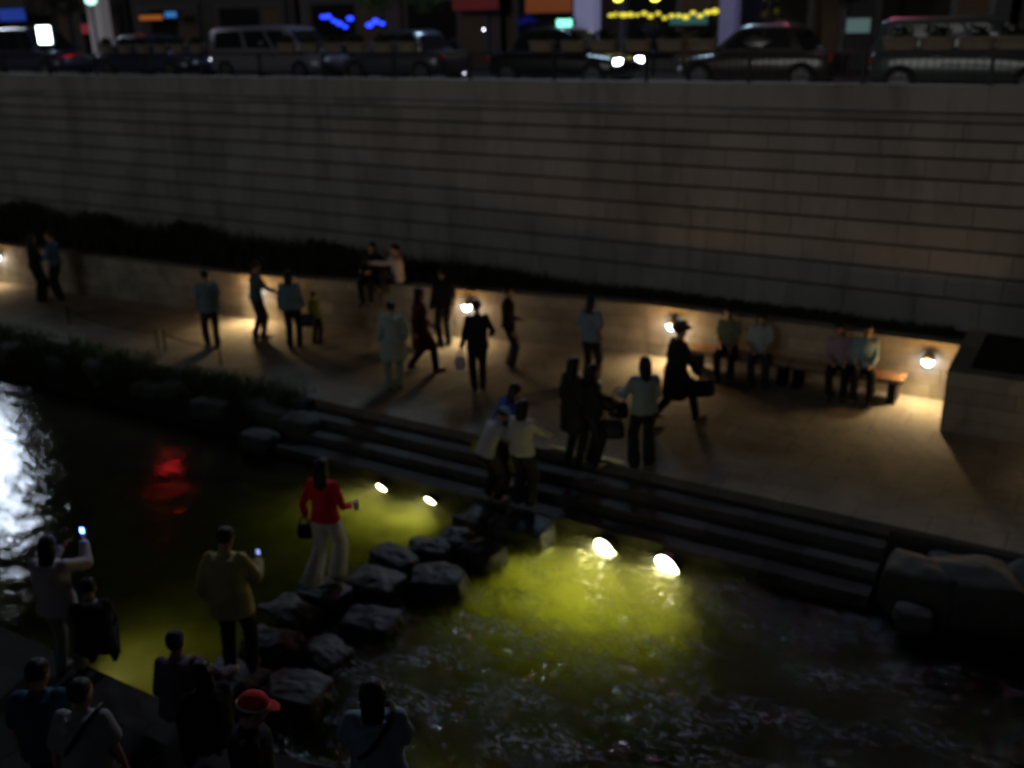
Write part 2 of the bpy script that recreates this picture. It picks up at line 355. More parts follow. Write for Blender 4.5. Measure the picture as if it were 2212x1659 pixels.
for v in bm.verts:
    t = max(0, min(1, (v.co.y - 10.6) / 1.3)); v.co.z = -1.25 + 1.245 * t ** .8 + .04 * noise.noise(v.co * 3) * (1 - t)
tag(bm_obj('right_bank_slope', bm, SOIL, smooth=True), kind='structure')
# ------------------------------------------------------------ stepping stones
ss = [(1125, 1120, .62, .36, .1, 'large stepping stone against the steps, under the woman in the pale jacket'),
 (1035, 1105, .42, .33, -.15, 'stepping stone under the stooping woman in the blue cap'),
 (928, 1168, .40, .27, .3, 'dark rounded stepping stone in front of the right yellow underwater lamp'),
 (850, 1190, .52, .24, -.25, 'long flat stepping stone tilted beside the yellow water, upstream row'),
 (985, 1148, .34, .28, .2, 'small dark stone beside the large stepping stone against the steps'),
 (1040, 1172, .42, .26, -.1, 'low dark stone in front of the large stepping stone'),
 (945, 1232, .48, .33, .35, 'pale topped stepping stone nearest the turbulent water'),
 (812, 1240, .50, .32, .05, 'broad stepping stone just right of the woman in red'),
 (700, 1262, .46, .30, .1, 'stepping stone under the feet of the woman in red'),
 (622, 1305, .48, .28, -.1, 'flat stepping stone left below the woman in red'),
 (800, 1325, .48, .33, .2, 'low wet stone downstream of the woman in red'),
 (585, 1375, .48, .3, .1, 'stepping stone right of the man in the yellow shirt'),
 (500, 1450, .55, .34, 0, 'stepping stone under the man in the yellow shirt'),
 (700, 1395, .45, .3, -.2, 'dark wet stone between the stone row and the rapids'),
 (635, 1470, .5, .34, .2, 'dark stone near the near bank, right of the man in yellow')]
for i, (x, y, a, b, rz, lb) in enumerate(ss):
    top = -.30 if i not in (10, 13) else -.42
    p = P(x, y, top); o = rock('stepping_stone', (p.x, p.y, top - .33), (a * .84, b * .98, .36), i + 40, STONE, boxy=.62, rz=rz, rough=.13, sub=5)
    tag(o, lb, 'stepping stone', 'stepping stones across the stream')
# ------------------------------------------------------------ water
def turb(x, y):
    # rapids begin downstream of the row of stones
    xs = -7.9 + .10 * (y - 7)
    t = max(0, min(1, (x - xs - .35) / 1.3)); 
    dz = max(0, min(1, (EDGE - .4 - y) / 2.2)); fx = max(0, min(1, (1.2 - x) / 4.0))
    return t * (.5 + .5 * dz) * (.25 + .75 * fx)
def arr(a, b, lo, hi, fine, coarse):
    out = [a]; 
    while out[-1] < b - 1e-6:
        s = fine if lo <= out[-1] < hi else coarse
        out.append(min(b, out[-1] + s))
    return out
xsA = arr(-69, 19, -16, 2, .045, .5); ysA = arr(-7, EDGE + .12, 4.6, EDGE + .12, .045, .5)
NX, NY = len(xsA), len(ysA); verts = []; foam = []
for y in ysA:
    for x in xsA:
        T = turb(x, y); v = Vector((x * .9, y * 1.3, 0))
        h = .006 * noise.noise(Vector((x * 2.2, y * 3.0, 1.7)))
        n1 = noise.noise(v * 1.5); n2 = noise.noise(v * 3.6 + Vector((5, 2, n1))); n3 = noise.noise(v * 8 + Vector((1, n2 * 1.5, 4)))
        h += T * (.055 * n1 + .055 * (1 - abs(n2) * 2) + .032 * n3)
        step = max(0, min(1, (x + 7.5) / 1.6)); h -= .05 * step
        verts.append((x, y, WZ + h)); foam.append(max(0, min(1, T * (.45 + 1.3 * n1 + .45 * n2))))
faces = [(j * NX + i, j * NX + i + 1, (j + 1) * NX + i + 1, (j + 1) * NX + i) for j in range(NY - 1) for i in range(NX - 1)]
loopb = [i for i in range(NX)] + [j * NX + NX - 1 for j in range(1, NY)] + [(NY - 1) * NX + i for i in range(NX - 2, -1, -1)] + [j * NX for j in range(NY - 2, 0, -1)]
base = len(verts)
for i in loopb: verts.append((verts[i][0], verts[i][1], -1.5)); foam.append(0)
n = len(loopb)
for k in range(n): faces.append((loopb[k], base + k, base + (k + 1) % n, loopb[(k + 1) % n]))
faces.append(tuple(base + k for k in range(n))[::-1])
me = bpy.data.meshes.new('stream_water'); me.from_pydata(verts, [], faces); me.validate()
a = me.attributes.new('foam', 'FLOAT', 'POINT'); a.data.foreach_set('value', foam); a = me.attributes.new('rapids', 'FLOAT', 'POINT'); a.data.foreach_set('value', [turb(v[0], v[1]) for v in verts])
WM = bpy.data.materials.new('water'); WM.use_nodes = True; n_ = WM.node_tree; b = n_.nodes['Principled BSDF']; outn = n_.nodes['Material Output']
b.inputs['Base Color'].default_value = (.93, .96, .85, 1); b.inputs['Roughness'].default_value = .015; b.inputs['IOR'].default_value = 1.33; b.inputs['Transmission Weight'].default_value = 1
tc = n_.nodes.new('ShaderNodeTexCoord'); mp = n_.nodes.new('ShaderNodeMapping'); mp.inputs['Scale'].default_value = (.8, 1.7, 1); n_.links.new(tc.outputs['Object'], mp.inputs[0])
t1 = n_.nodes.new('ShaderNodeTexNoise'); t1.inputs['Scale'].default_value = 7; t1.inputs['Detail'].default_value = 4; t1.inputs['Distortion'].default_value = .8; n_.links.new(mp.outputs[0], t1.inputs['Vector'])
t2 = n_.nodes.new('ShaderNodeTexNoise'); t2.inputs['Scale'].default_value = 26; t2.inputs['Detail'].default_value = 3; n_.links.new(mp.outputs[0], t2.inputs['Vector'])
at = n_.nodes.new('ShaderNodeAttribute'); at.attribute_name = 'foam'
bp = n_.nodes.new('ShaderNodeBump'); bp.inputs['Strength'].default_value = .8; bp.inputs['Distance'].default_value = .0044; n_.links.new(t1.outputs[0], bp.inputs['Height'])
bp2 = n_.nodes.new('ShaderNodeBump'); bp2.inputs['Strength'].default_value = .6; bp2.inputs['Distance'].default_value = .0006; n_.links.new(t2.outputs[0], bp2.inputs['Height']); n_.links.new(bp.outputs[0], bp2.inputs['Normal'])
b3 = n_.nodes.new('ShaderNodeBump'); b3.inputs['Distance'].default_value = .12; t3 = n_.nodes.new('ShaderNodeTexNoise'); t3.inputs['Scale'].default_value = 8; t3.inputs['Detail'].default_value = 6; t3.inputs['Distortion'].default_value = 1.2; n_.links.new(mp.outputs[0], t3.inputs['Vector']); n_.links.new(t3.outputs[0], b3.inputs['Height'])
ra = n_.nodes.new('ShaderNodeAttribute'); ra.attribute_name = 'rapids'; n_.links.new(ra.outputs['Fac'], b3.inputs['Strength']); n_.links.new(bp2.outputs[0], b3.inputs['Normal'])
n_.links.new(b3.outputs[0], b.inputs['Normal'])
fd = n_.nodes.new('ShaderNodeBsdfPrincipled'); fd.inputs['Base Color'].default_value = (.68, .76, .82, 1); fd.inputs['Roughness'].default_value = .35
tf = n_.nodes.new('ShaderNodeTexNoise'); tf.inputs['Scale'].default_value = 5.5; tf.inputs['Detail'].default_value = 12; tf.inputs['Roughness'].default_value = .68; tf.inputs['Distortion'].default_value = 2.2; n_.links.new(mp.outputs[0], tf.inputs['Vector'])
bf = n_.nodes.new('ShaderNodeBump'); bf.inputs['Distance'].default_value = .05; n_.links.new(tf.outputs[0], bf.inputs['Height']); n_.links.new(bf.outputs[0], fd.inputs['Normal'])
mu = n_.nodes.new('ShaderNodeMath'); mu.operation = 'MULTIPLY_ADD'; n_.links.new(tf.outputs[0], mu.inputs[0]); mu.inputs[1].default_value = 8; mu.inputs[2].default_value = -3.9; mu.use_clamp = True
ad = n_.nodes.new('ShaderNodeMath'); ad.operation = 'MULTIPLY'; n_.links.new(at.outputs['Fac'], ad.inputs[0]); n_.links.new(mu.outputs[0], ad.inputs[1])
mm = n_.nodes.new('ShaderNodeMath'); mm.operation = 'MULTIPLY'; mm.use_clamp = True; n_.links.new(ad.outputs[0], mm.inputs[0]); mm.inputs[1].default_value = 1.3
gt = n_.nodes.new('ShaderNodeMath'); gt.operation = 'MULTIPLY'; gt.use_clamp = True; n_.links.new(at.outputs['Fac'], gt.inputs[0]); gt.inputs[1].default_value = 6
m3 = n_.nodes.new('ShaderNodeMath'); m3.operation = 'MULTIPLY'; n_.links.new(mm.outputs[0], m3.inputs[0]); n_.links.new(gt.outputs[0], m3.inputs[1])
m4 = n_.nodes.new('ShaderNodeMath'); m4.operation = 'MULTIPLY'; n_.links.new(m3.outputs[0], m4.inputs[0]); m4.inputs[1].default_value = .9
tr = n_.nodes.new('ShaderNodeBsdfTranslucent'); tr.inputs['Color'].default_value = (.8, .8, .6, 1); n_.links.new(bf.outputs[0], tr.inputs['Normal'])
fm = n_.nodes.new('ShaderNodeMixShader'); fm.inputs[0].default_value = .45; n_.links.new(fd.outputs[0], fm.inputs[1]); n_.links.new(tr.outputs[0], fm.inputs[2])
mx = n_.nodes.new('ShaderNodeMixShader'); n_.links.new(m4.outputs[0], mx.inputs[0]); n_.links.new(b.outputs[0], mx.inputs[1]); n_.links.new(fm.outputs[0], mx.inputs[2])
n_.links.new(mx.outputs[0], outn.inputs['Surface'])
vsn = n_.nodes.new('ShaderNodeVolumeScatter'); vsn.inputs['Color'].default_value = (.92, .90, .55, 1); vsn.inputs['Density'].default_value = .8; vsn.inputs['Anisotropy'].default_value = .2
van = n_.nodes.new('ShaderNodeVolumeAbsorption'); van.inputs['Color'].default_value = (.86, .875, .56, 1); van.inputs['Density'].default_value = 4.4
vad = n_.nodes.new('ShaderNodeAddShader'); n_.links.new(vsn.outputs[0], vad.inputs[0]); n_.links.new(van.outputs[0], vad.inputs[1]); n_.links.new(vad.outputs[0], outn.inputs['Volume'])
o = link('stream_water', me, WM, None, True); tag(o, kind='structure')
# ------------------------------------------------------------ lamps
LENSM = glow('lamp_lens', (1, .93, .9), 30)
UWLENS = glow('underwater_lens', (1, .9, .6), 25)
HOUS = mat('lamp_housing', (.1, .1, .1), .4, metal=.6)
def light(name, kind, loc, col, e, r=.05, parent=None, aim=None, size=150, blend=1):
    d = bpy.data.lights.new(name, kind); d.energy = e; d.color = col; d.shadow_soft_size = r
    o = bpy.data.objects.new(name, d); C.objects.link(o); o.location = loc; o.parent = parent
    if kind == 'SPOT':
        d.spot_size = R(size); d.spot_blend = blend; o.rotation_euler = Vector(aim).normalized().to_track_quat('-Z', 'Y').to_euler()
    return o
WARM = (1, .52, .14); WARM2 = (1, .73, .36)
def wall_lamp(x, y, z, label, e=30, nrm=(0, -1)):
    nv = Vector((nrm[0], nrm[1], 0)).normalized()
    r = empty('path_wall_lamp', (x, y, z)); tag(r, label, 'wall lamp', 'lamps on the low wall along the path')
    bm = bmesh.new(); cyl(bm, Vector((0, 0, .0)), nv * .03, .075, seg=20); bm_obj('back_plate', bm, HOUS, r)
    bm = bmesh.new(); cyl(bm, nv * .03, nv * .15, .02, seg=10); bm_obj('bracket', bm, HOUS, r)
    bm = bmesh.new(); bmesh.ops.create_uvsphere(bm, u_segments=20, v_segments=12, radius=.105, matrix=Matrix.Translation(nv * .17))
    bmesh.ops.bisect_plane(bm, geom=bm.verts[:] + bm.edges[:] + bm.faces[:], plane_co=(0, 0, .01), plane_no=(0, 0, 1), clear_inner=True)
    bm_obj('hood', bm, HOUS, r, True)
    bm = bmesh.new(); bmesh.ops.create_uvsphere(bm, u_segments=20, v_segments=12, radius=.088, matrix=Matrix.Translation(nv * .17 + Vector((0, 0, -.015))))
    g = bm_obj('globe', bm, LENSM, r, True); g.visible_shadow = True
    light('lamp_light', 'SPOT', nv * .24 + Vector((0, 0, -.10)), WARM2, e * 2.6, .03, r, nv * .5 + Vector((0, 0, -.86)), 146, .9)
    light('lamp_glow', 'POINT', nv * .30 + Vector((0, 0, .02)), WARM, e * .62, .05, r)
    return r
lamps = [(-23.9, 'leftmost path lamp at the edge of the picture'), (-16.9, 'path lamp behind the people with the bright pool of light on the paving'), (-11.38, 'bright path lamp left of the dark suited man'), (-6.72, 'path lamp above the hat of the dark walking man'), (-2.2, 'rightmost path lamp in the corner by the projecting block')]
LPX = {-23.9: (-8, 560), -16.9: (548, 628), -11.38: (1005, 640)}
for x, lb in lamps:
    if x in LPX:
        q0, q1 = LPX[x]
        for _ in range(12): x = PY(q0, q1, lowy(x) - .17).x
    yy = lowy(x); k = [(a, b) for a, b in zip(LW, LW[1:]) if a[0] <= x <= b[0]][0]; tv = Vector((k[1][0] - k[0][0], k[1][1] - k[0][1])); nr = (tv.y, -tv.x)
    wall_lamp(x, yy - .005, .72, lb, 40 if x > -3 else 32 if x > -8 else 22 if x > -13 else 40 if x > -20 else 15, nr)
wall_lamp(1.1, 15.6, .72, 'path lamp on the front of the projecting block just outside the right edge', 26)
def uw_lamp(x, y, z, label, e, aim=(-.3, -1, -.25), k=1.0):
    r = empty('underwater_lamp', (x, y, z)); tag(r, label, 'underwater lamp', 'lamps under the water at the foot of the steps')
    a = Vector(aim).normalized()
    bm = bmesh.new(); cyl(bm, -a * .1, a * .02, .07 * k, .085 * k, 18); bm_obj('housing', bm, HOUS, r)
    bm = bmesh.new(); cyl(bm, a * .02, a * .035, .078 * k, .07 * k, 18); bm_obj('lens', bm, UWLENS, r)
    bm = bmesh.new(); box(bm, (0, .08, -.12), (.05, .03, .22)); bm_obj('bracket', bm, HOUS, r)
    light('lamp_light', 'SPOT', a * .06, (1, .9, .55), e, .05, r, (a + Vector((0, 0, -.35))).normalized(), 128, .9)
for x, y, e, lb in [(825, 1030, 42, 'leftmost glowing lamp under the calm yellow water'), (930, 1060, 85, 'second glowing underwater lamp, left of the stooping woman'), (1308, 1185, 820, 'brightest underwater lamp below the steps in the rapids'), (1442, 1222, 560, 'rightmost underwater lamp at the foot of the steps')]:
    p = PY(x, y, EDGE - .12); uw_lamp(p.x, EDGE - .12, -.66, lb, e, k=2.4 if x > 1200 else 1.5)
p = P(262, 1452, -.6); uw_lamp(p.x, BANK + .12, -.70, 'underwater lamp hidden under the near bank edge, glowing yellow', 75, (-.1, 1, -.15))
p = P(760, 1659, -.6); uw_lamp(p.x + .7, BANK + .12, -.70, 'dim underwater lamp under the near bank by the man in the blue shirt', 6, (.2, 1, -.15))
# ------------------------------------------------------------ rope posts
def rope(bm, a, b, sag, r=.012):
    pts = [a.lerp(b, t / 8) - Vector((0, 0, sag * 4 * (t / 8) * (1 - t / 8))) for t in range(9)]
    for p, q in zip(pts, pts[1:]): cyl(bm, p, q, r, seg=6)
pr = [P(342, 755), P(358, 757), P(478, 790), P(150, 700)]
rf = empty('rope_fence', pr[0]); tag(rf, 'low rope fence on thin posts along the grass verge', 'rope fence')
for q in pr:
    bm = bmesh.new(); cyl(bm, q - pr[0], q - pr[0] + Vector((0, 0, .42)), .018, seg=8); ball(bm, q - pr[0] + Vector((0, 0, .43)), .024, 1); bm_obj('post', bm, BLACK, rf)
bm = bmesh.new(); rope(bm, pr[1] - pr[0] + Vector((0, 0, .36)), pr[2] - pr[0] + Vector((0, 0, .36)), .06); rope(bm, pr[3] - pr[0] + Vector((0, 0, .36)), Vector((0, 0, .36)), .12); bm_obj('rope', bm, BLACK, rf)
# yellow edging line on the path above the steps
bm = bmesh.new(); a_, b_ = P(1190, 968), P(1345, 1003); d = (b_ - a_)
box(bm, (a_ + b_) / 2 + Vector((0, 0, .02)), (d.length, .05, .03), rz=math.atan2(d.y, d.x)); tag(bm_obj('edging_strip', bm, mat('brass_strip', (.5, .38, .1), .4, metal=.4)), 'thin yellow edging strip on the path behind the stooping women', 'edging')

# ------------------------------------------------------------ people
def ik(a, c, l1, l2, pole):
    d = c - a; D = min(d.length, l1 + l2 - .004); D = max(D, abs(l1 - l2) + .01); u = d.normalized(); c = a + u * D
    k = (l1 * l1 - l2 * l2 + D * D) / (2 * D); h = math.sqrt(max(0, l1 * l1 - k * k))
    pv = (pole - u * pole.dot(u)).normalized(); return a + u * k + pv * h, c
def hand(bm, wr, dirn, palm_n, side, curl=.5, s=1.0):
    """palm, four unequal bent fingers and a thumb leaving the side of the palm"""
    f = dirn.normalized(); n = (palm_n - f * palm_n.dot(f)).normalized(); w_ = f.cross(n) * side
    rings(bm, [(wr - f * .01, w_, n, .022 * s, .016 * s), (wr + f * .03 * s, w_, n, .034 * s, .015 * s), (wr + f * .085 * s, w_, n, .039 * s, .013 * s), (wr + f * .094 * s, w_, n, .030 * s, .008 * s)], 12)
    for k, (o_, L) in enumerate([(-.029, .066), (-.010, .077), (.010, .072), (.028, .056)]):
        p0 = wr + f * .085 * s + w_ * o_ * s; a = curl * (.8 + .1 * k)
        d1 = (f * math.cos(a * .7) + n * math.sin(a * .7)); p1 = p0 + d1 * L * .5 * s
        d2 = (f * math.cos(a * 1.7) + n * math.sin(a * 1.7)); p2 = p1 + d2 * L * .5 * s
        capsule(bm, p0, p1, .0095 * s, .009 * s, 8); capsule(bm, p1, p2, .009 * s, .0075 * s, 8)
    t0 = wr + f * .025 * s - w_ * .028 * s; t1 = t0 + (f * .7 - w_ * .75 + n * .2).normalized() * .038 * s; t2 = t1 + (f * .9 - w_ * .2 + n * .4).normalized() * .032 * s
    capsule(bm, t0, t1, .012 * s, .0105 * s, 8); capsule(bm, t1, t2, .0105 * s, .0085 * s, 8)
def yaw_at(p, rel): return -math.atan2(p[0], p[1]) + R(rel)
def person(loc, rel, h, label, shirt, trousers, hair='short', pel=(0, 0, .92), lean=0, side=0, twist=0, head=(0, 0), fL=(-.10, 0, 0), fR=(.10, .04, 0), hL=(-.25, .06, .86), hR=(.25, .06, .86), sleeve='long', hem=-.04, coat=0, flare=0, shoe=None, cap=None, skirt=None, loose=.02, group='people by the stream', curl=.6, palmL=None, palmR=None, trim=None):
    s = h / 1.70; V = lambda t: Vector(t) * s
    root = empty('person', loc, yaw_at(loc, rel)); tag(root, label, 'person', group)
    pv = V(pel); ln, sdx = R(lean), R(side)
    d1 = Vector((math.sin(sdx * .6), math.sin(ln * .6), math.cos(ln * .6))).normalized(); d2 = Vector((math.sin(sdx), math.sin(ln), math.cos(ln))).normalized()
    tw = R(twist); rs = Vector((math.cos(tw), math.sin(tw), 0)); rs = (rs - d2 * rs.dot(d2)).normalized(); fs = d2.cross(rs)
    rp = Vector((1, 0, 0)); fp = d1.cross(rp).normalized()
    waist = pv + d1 * .14 * s; chest = waist + d2 * .20 * s; nb = chest + d2 * .165 * s
    hp, hy = R(head[0]), R(head[1] + twist * .5)
    base_f = Vector((math.sin(-hy), math.cos(hy), 0)); dn = (d2 * .6 + Vector((0, 0, .4))).normalized()
    hr = base_f.cross(Vector((0, 0, 1))).normalized(); hf = (base_f * math.cos(hp) - Vector((0, 0, 1)) * math.sin(hp)).normalized(); hu = hr.cross(hf).normalized()
    neck_t = nb + (dn * .5 + hu * .5).normalized() * .075 * s; hc = neck_t + hu * .085 * s + hf * .022 * s
    def torso(bm, inf, lo, hi, hemw=1.0, hemz=None):
        L = []
        if hemz is not None: L.append((pv + d1 * hemz * s - Vector((0, 0, .0)), rp, fp, (.185 * hemw + inf) * s, (.135 * hemw + inf) * s))
        prof = [(pv - d1 * .05 * s, rp, fp, .165, .125), (pv + d1 * .02 * s, rp, fp, .172, .125), (waist, rp, fp, .145, .105), (chest - d2 * .06 * s, rs, fs, .152, .11), (chest + d2 * .04 * s, rs, fs, .160, .112), (chest + d2 * .10 * s, rs, fs, .145, .095), (nb - d2 * .015 * s, rs, fs, .09, .07)]
        for c, U, W, a, b in prof[lo:hi]: L.append((c, U, W, (a + inf) * s, (b + inf) * s))
        rings(bm, L, 20)
    sh = {-1: nb - d2 * .05 * s - rs * .158 * s, 1: nb - d2 * .05 * s + rs * .158 * s}
    arms = {}; 
    for sd, hh in ((-1, V(hL)), (1, V(hR))):
        a = sh[sd]; el, wr = ik(a, hh, .285 * s, .25 * s, Vector((sd * .35, -.8, -.5))); arms[sd] = (a, el, wr)
    hips = {-1: pv - rp * .09 * s - d1 * .03 * s, 1: pv + rp * .09 * s - d1 * .03 * s}; legs = {}
    for sd, ff in ((-1, V(fL)), (1, V(fR))):
        an = ff + Vector((0, 0, .075 * s)); kn, an2 = ik(hips[sd], an, .43 * s, .42 * s, Vector((sd * .12, 1, .15))); legs[sd] = (hips[sd], kn, an2)
    # body: one continuous surface
    bm = bmesh.new(); torso(bm, 0, 0, 7)
    capsule(bm, nb - d2 * .05 * s, neck_t + hu * .03 * s, .062 * s, .055 * s, 14)
    rings(bm, [(hc - hu * .125 * s + hf * .035 * s, hr, hf, .022 * s, .022 * s), (hc - hu * .108 * s + hf * .03 * s, hr, hf, .042 * s, .045 * s), (hc - hu * .06 * s + hf * .012 * s, hr, hf, .062 * s, .075 * s), (hc, hr, hf, .074 * s, .092 * s), (hc + hu * .05 * s - hf * .006 * s, hr, hf, .074 * s, .095 * s), (hc + hu * .085 * s - hf * .01 * s, hr, hf, .058 * s, .075 * s), (hc + hu * .108 * s - hf * .01 * s, hr, hf, .028 * s, .035 * s)], 18)
    capsule(bm, hc + hf * .088 * s + hu * .012 * s, hc + hf * .104 * s - hu * .028 * s, .010 * s, .0155 * s, 8)   # nose
    capsule(bm, hc + hf * .082 * s - hu * .062 * s - hr * .018 * s, hc + hf * .082 * s - hu * .062 * s + hr * .018 * s, .011 * s, .011 * s, 8)  # lips
    capsule(bm, hc + hf * .082 * s + hu * .03 * s - hr * .035 * s, hc + hf * .082 * s + hu * .03 * s + hr * .035 * s, .012 * s, .012 * s, 8)   # brow
    for sd in (-1, 1):
        ball(bm, hc + hr * sd * .076 * s - hf * .008 * s - hu * .01 * s, .024 * s, 2, (.45, .8, 1.2), Matrix((hr, hf, hu)).transposed())
        a, e, wr = arms[sd]; capsule(bm, a, e, .048 * s, .037 * s, 12); capsule(bm, e, wr, .038 * s, .025 * s, 12); ball(bm, a, .056 * s, 2)
        pn = (palmL if sd < 0 else palmR); pn = Vector(pn) if pn else Vector((-sd * .9, .1, -.2)); hand(bm, wr, wr - e, pn, sd, curl, s)
        hh, kn, an = legs[sd]; capsule(bm, hh, kn, .082 * s, .055 * s, 14); m_ = kn.lerp(an, .3); capsule(bm, kn, m_, .054 * s, .056 * s, 12); capsule(bm, m_, an, .056 * s, .036 * s, 12)
        ball(bm, an + Vector((sd * .01, .06, -.035)) * s, .05 * s, 2, (.8, 2.1, .7))
    remesh('body', bm, SKIN, root, .0125, 2)
    for sd in (-1, 1):
        e_ = bmesh.new(); ball(e_, hc + hf * .081 * s + hr * sd * .031 * s + hu * .008 * s, .011 * s, 2, (1.2, .8, .7)); bm_obj('eye', e_, EYE, root, True)
    # shirt
    bm = bmesh.new(); inf = loose; torso(bm, inf, 1, 7, 1 + coat * .12, hem if not coat else -coat)
    capsule(bm, nb - d2 * .05 * s, nb + d2 * .01 * s, .078 * s, .07 * s, 14)
    for sd in (-1, 1):
        a, e, wr = arms[sd]; ball(bm, a, (.056 + inf * .4) * s, 2)
        if sleeve == 'long': capsule(bm, a, e, (.050 + inf * .5) * s, (.042 + inf * .5) * s, 12); capsule(bm, e, e.lerp(wr, .93), (.042 + inf * .5) * s, (.034 + inf * .5) * s, 12)
        else: capsule(bm, a, a.lerp(e, .62), (.054 + inf * .6) * s, (.050 + inf * .8) * s, 12)
    if coat > .25:
        for sd in (-1, 1): hh, kn, an = legs[sd]; capsule(bm, hh, hh.lerp(kn, min(1, (coat) / .5)), (.10 + inf) * s, (.085 + inf) * s, 14)
    so_ = remesh('coat' if coat > .25 else 'shirt', bm, cloth(shirt), root, .017, 3, disp=.015 * s, dscale=9)
    # trousers or skirt
    if skirt:
        bm = bmesh.new(); L = [(pv + d1 * .10 * s, rp, fp, .16 * s, .12 * s), (pv - d1 * .02 * s, rp, fp, .195 * s, .15 * s)]
        kmid = (legs[-1][1] + legs[1][1]) / 2; end = pv.lerp(kmid, 1) + Vector((0, 0, -.02)); 
        L += [(pv.lerp(end, .6), rp, Vector((0, 1, 0)), .22 * s, .18 * s), (end, rp, Vector((0, 1, 0)), .25 * s, .21 * s)]
        rings(bm, L, 20); remesh('skirt', bm, cloth(skirt), root, .017, 3, disp=.012 * s, dscale=7)
    if trousers:
        bm = bmesh.new(); rings(bm, [(pv - d1 * .06 * s, rp, fp, .165 * s, .13 * s), (pv, rp, fp, .185 * s, .14 * s), (pv + d1 * .10 * s, rp, fp, .162 * s, .12 * s)], 18)
        for sd in (-1, 1):
            hh, kn, an = legs[sd]; capsule(bm, hh, kn, .104 * s, (.080 + flare * .2) * s, 14); capsule(bm, kn, an + (kn - an) * .03, (.080 + flare * .2) * s, (.068 + flare) * s, 14)
            if flare: 
                dd = (an - kn).normalized(); q = an - dd * .02; V2 = Vector((0, 1, 0)); U2 = Vector((1, 0, 0)); rings(bm, [(kn, U2, V2, .07 * s, .07 * s), (q, U2, V2, (.06 + flare) * s, (.075 + flare * 1.3) * s)], 14)
        remesh('trousers', bm, cloth(trousers), root, .017, 3, disp=.013 * s, dscale=9)
    for sd in (-1, 1):
        an = legs[sd][2]; bm = bmesh.new()
        rings(bm, [(an + Vector((0, -.055, -.045)) * s, Vector((1, 0, 0)), Vector((0, 0, 1)), .03 * s, .028 * s), (an + Vector((0, -.02, -.03)) * s, Vector((1, 0, 0)), Vector((0, 0, 1)), .042 * s, .048 * s), (an + Vector((0, .07, -.038)) * s, Vector((1, 0, 0)), Vector((0, 0, 1)), .045 * s, .038 * s), (an + Vector((0, .15, -.047)) * s, Vector((1, 0, 0)), Vector((0, 0, 1)), .046 * s, .028 * s), (an + Vector((0, .195, -.052)) * s, Vector((1, 0, 0)), Vector((0, 0, 1)), .03 * s, .018 * s)], 12)
        bm_obj('shoe', bm, shoe or SHOE, root, True)
    # hair
    bm = bmesh.new(); k = 1.0
    rings(bm, [(hc - hu * .03 * s - hf * .045 * s, hr, hf, .070 * s, .058 * s), (hc + hu * .02 * s - hf * .026 * s, hr, hf, .086 * s, .088 * s), (hc + hu * .065 * s - hf * .012 * s, hr, hf, .086 * s, .105 * s), (hc + hu * .105 * s - hf * .012 * s, hr, hf, .066 * s, .082 * s), (hc + hu * .13 * s - hf * .012 * s, hr, hf, .03 * s, .04 * s)], 18)
    if hair in ('long', 'bob'):
        dl = .30 if hair == 'long' else .17; bk = -hf; dwn = Vector((0, 0, -1)) * .75 - d2 * .35
        p0 = hc + bk * .05 * s; p1 = p0 + dwn * .12 * s + bk * .025 * s; p2 = p0 + dwn * dl * s + bk * .05 * s
        rings(bm, [(p0 + hu * .05 * s, hr, hf, .085 * s, .06 * s), (p1, hr, hf, .088 * s, .052 * s), ((p1 + p2) / 2 + bk * .01, hr, hf, .085 * s, .045 * s), (p2, hr, hf, .06 * s, .026 * s)], 16)
        for sd in (-1, 1): capsule(bm, hc + hr * sd * .078 * s + hu * .03 * s - hf * .02 * s, hc + hr * sd * .08 * s - hu * (.12 if hair == 'long' else .09) * s - hf * .03 * s, .024 * s, .018 * s, 8)
    if hair == 'bun': ball(bm, hc - hf * .11 * s + hu * .04 * s, .045 * s, 2)
    remesh('hair', bm, HAIR, root, .012, 3, disp=.006, dscale=26)
    if cap:
        kind, col, trim2 = cap
        bm = bmesh.new()
        if kind == 'cap':
            rings(bm, [(hc + hu * .045 * s - hf * .008 * s, hr, hf, .094 * s, .115 * s), (hc + hu * .09 * s - hf * .01 * s, hr, hf, .090 * s, .110 * s), (hc + hu * .13 * s - hf * .01 * s, hr, hf, .066 * s, .08 * s), (hc + hu * .15 * s - hf * .01 * s, hr, hf, .02 * s, .025 * s)], 20)
            co = bm_obj('cap', bm, cloth(col), root, True)
            bm = bmesh.new(); rings(bm, [(hc + hu * .05 * s + hf * .09 * s, hr, hu, .078 * s, .007 * s), (hc + hu * .045 * s + hf * .14 * s, hr, hu, .072 * s, .007 * s), (hc + hu * .035 * s + hf * .185 * s, hr, hu, .035 * s, .006 * s)], 14); bm_obj('peak', bm, cloth(col), co, True)
            if trim2:
                bm = bmesh.new(); rings(bm, [(hc + hu * .042 * s - hf * .012 * s, hr, hf, .097 * s, .120 * s), (hc + hu * .062 * s - hf * .012 * s, hr, hf, .0965 * s, .1195 * s)], 20); bm_obj('cap_band', bm, cloth(trim2), co, True)
        else:
            rings(bm, [(hc + hu * .055 * s, hr, hf, .10 * s, .12 * s), (hc + hu * .15 * s, hr, hf, .085 * s, .105 * s), (hc + hu * .16 * s, hr, hf, .05 * s, .06 * s)], 20); co = bm_obj('hat', bm, cloth(col), root, True)
            bm = bmesh.new(); rings(bm, [(hc + hu * .048 * s, hr, hf, .165 * s, .185 * s), (hc + hu * .058 * s, hr, hf, .16 * s, .18 * s)], 24); bm_obj('brim', bm, cloth(col), co, True)
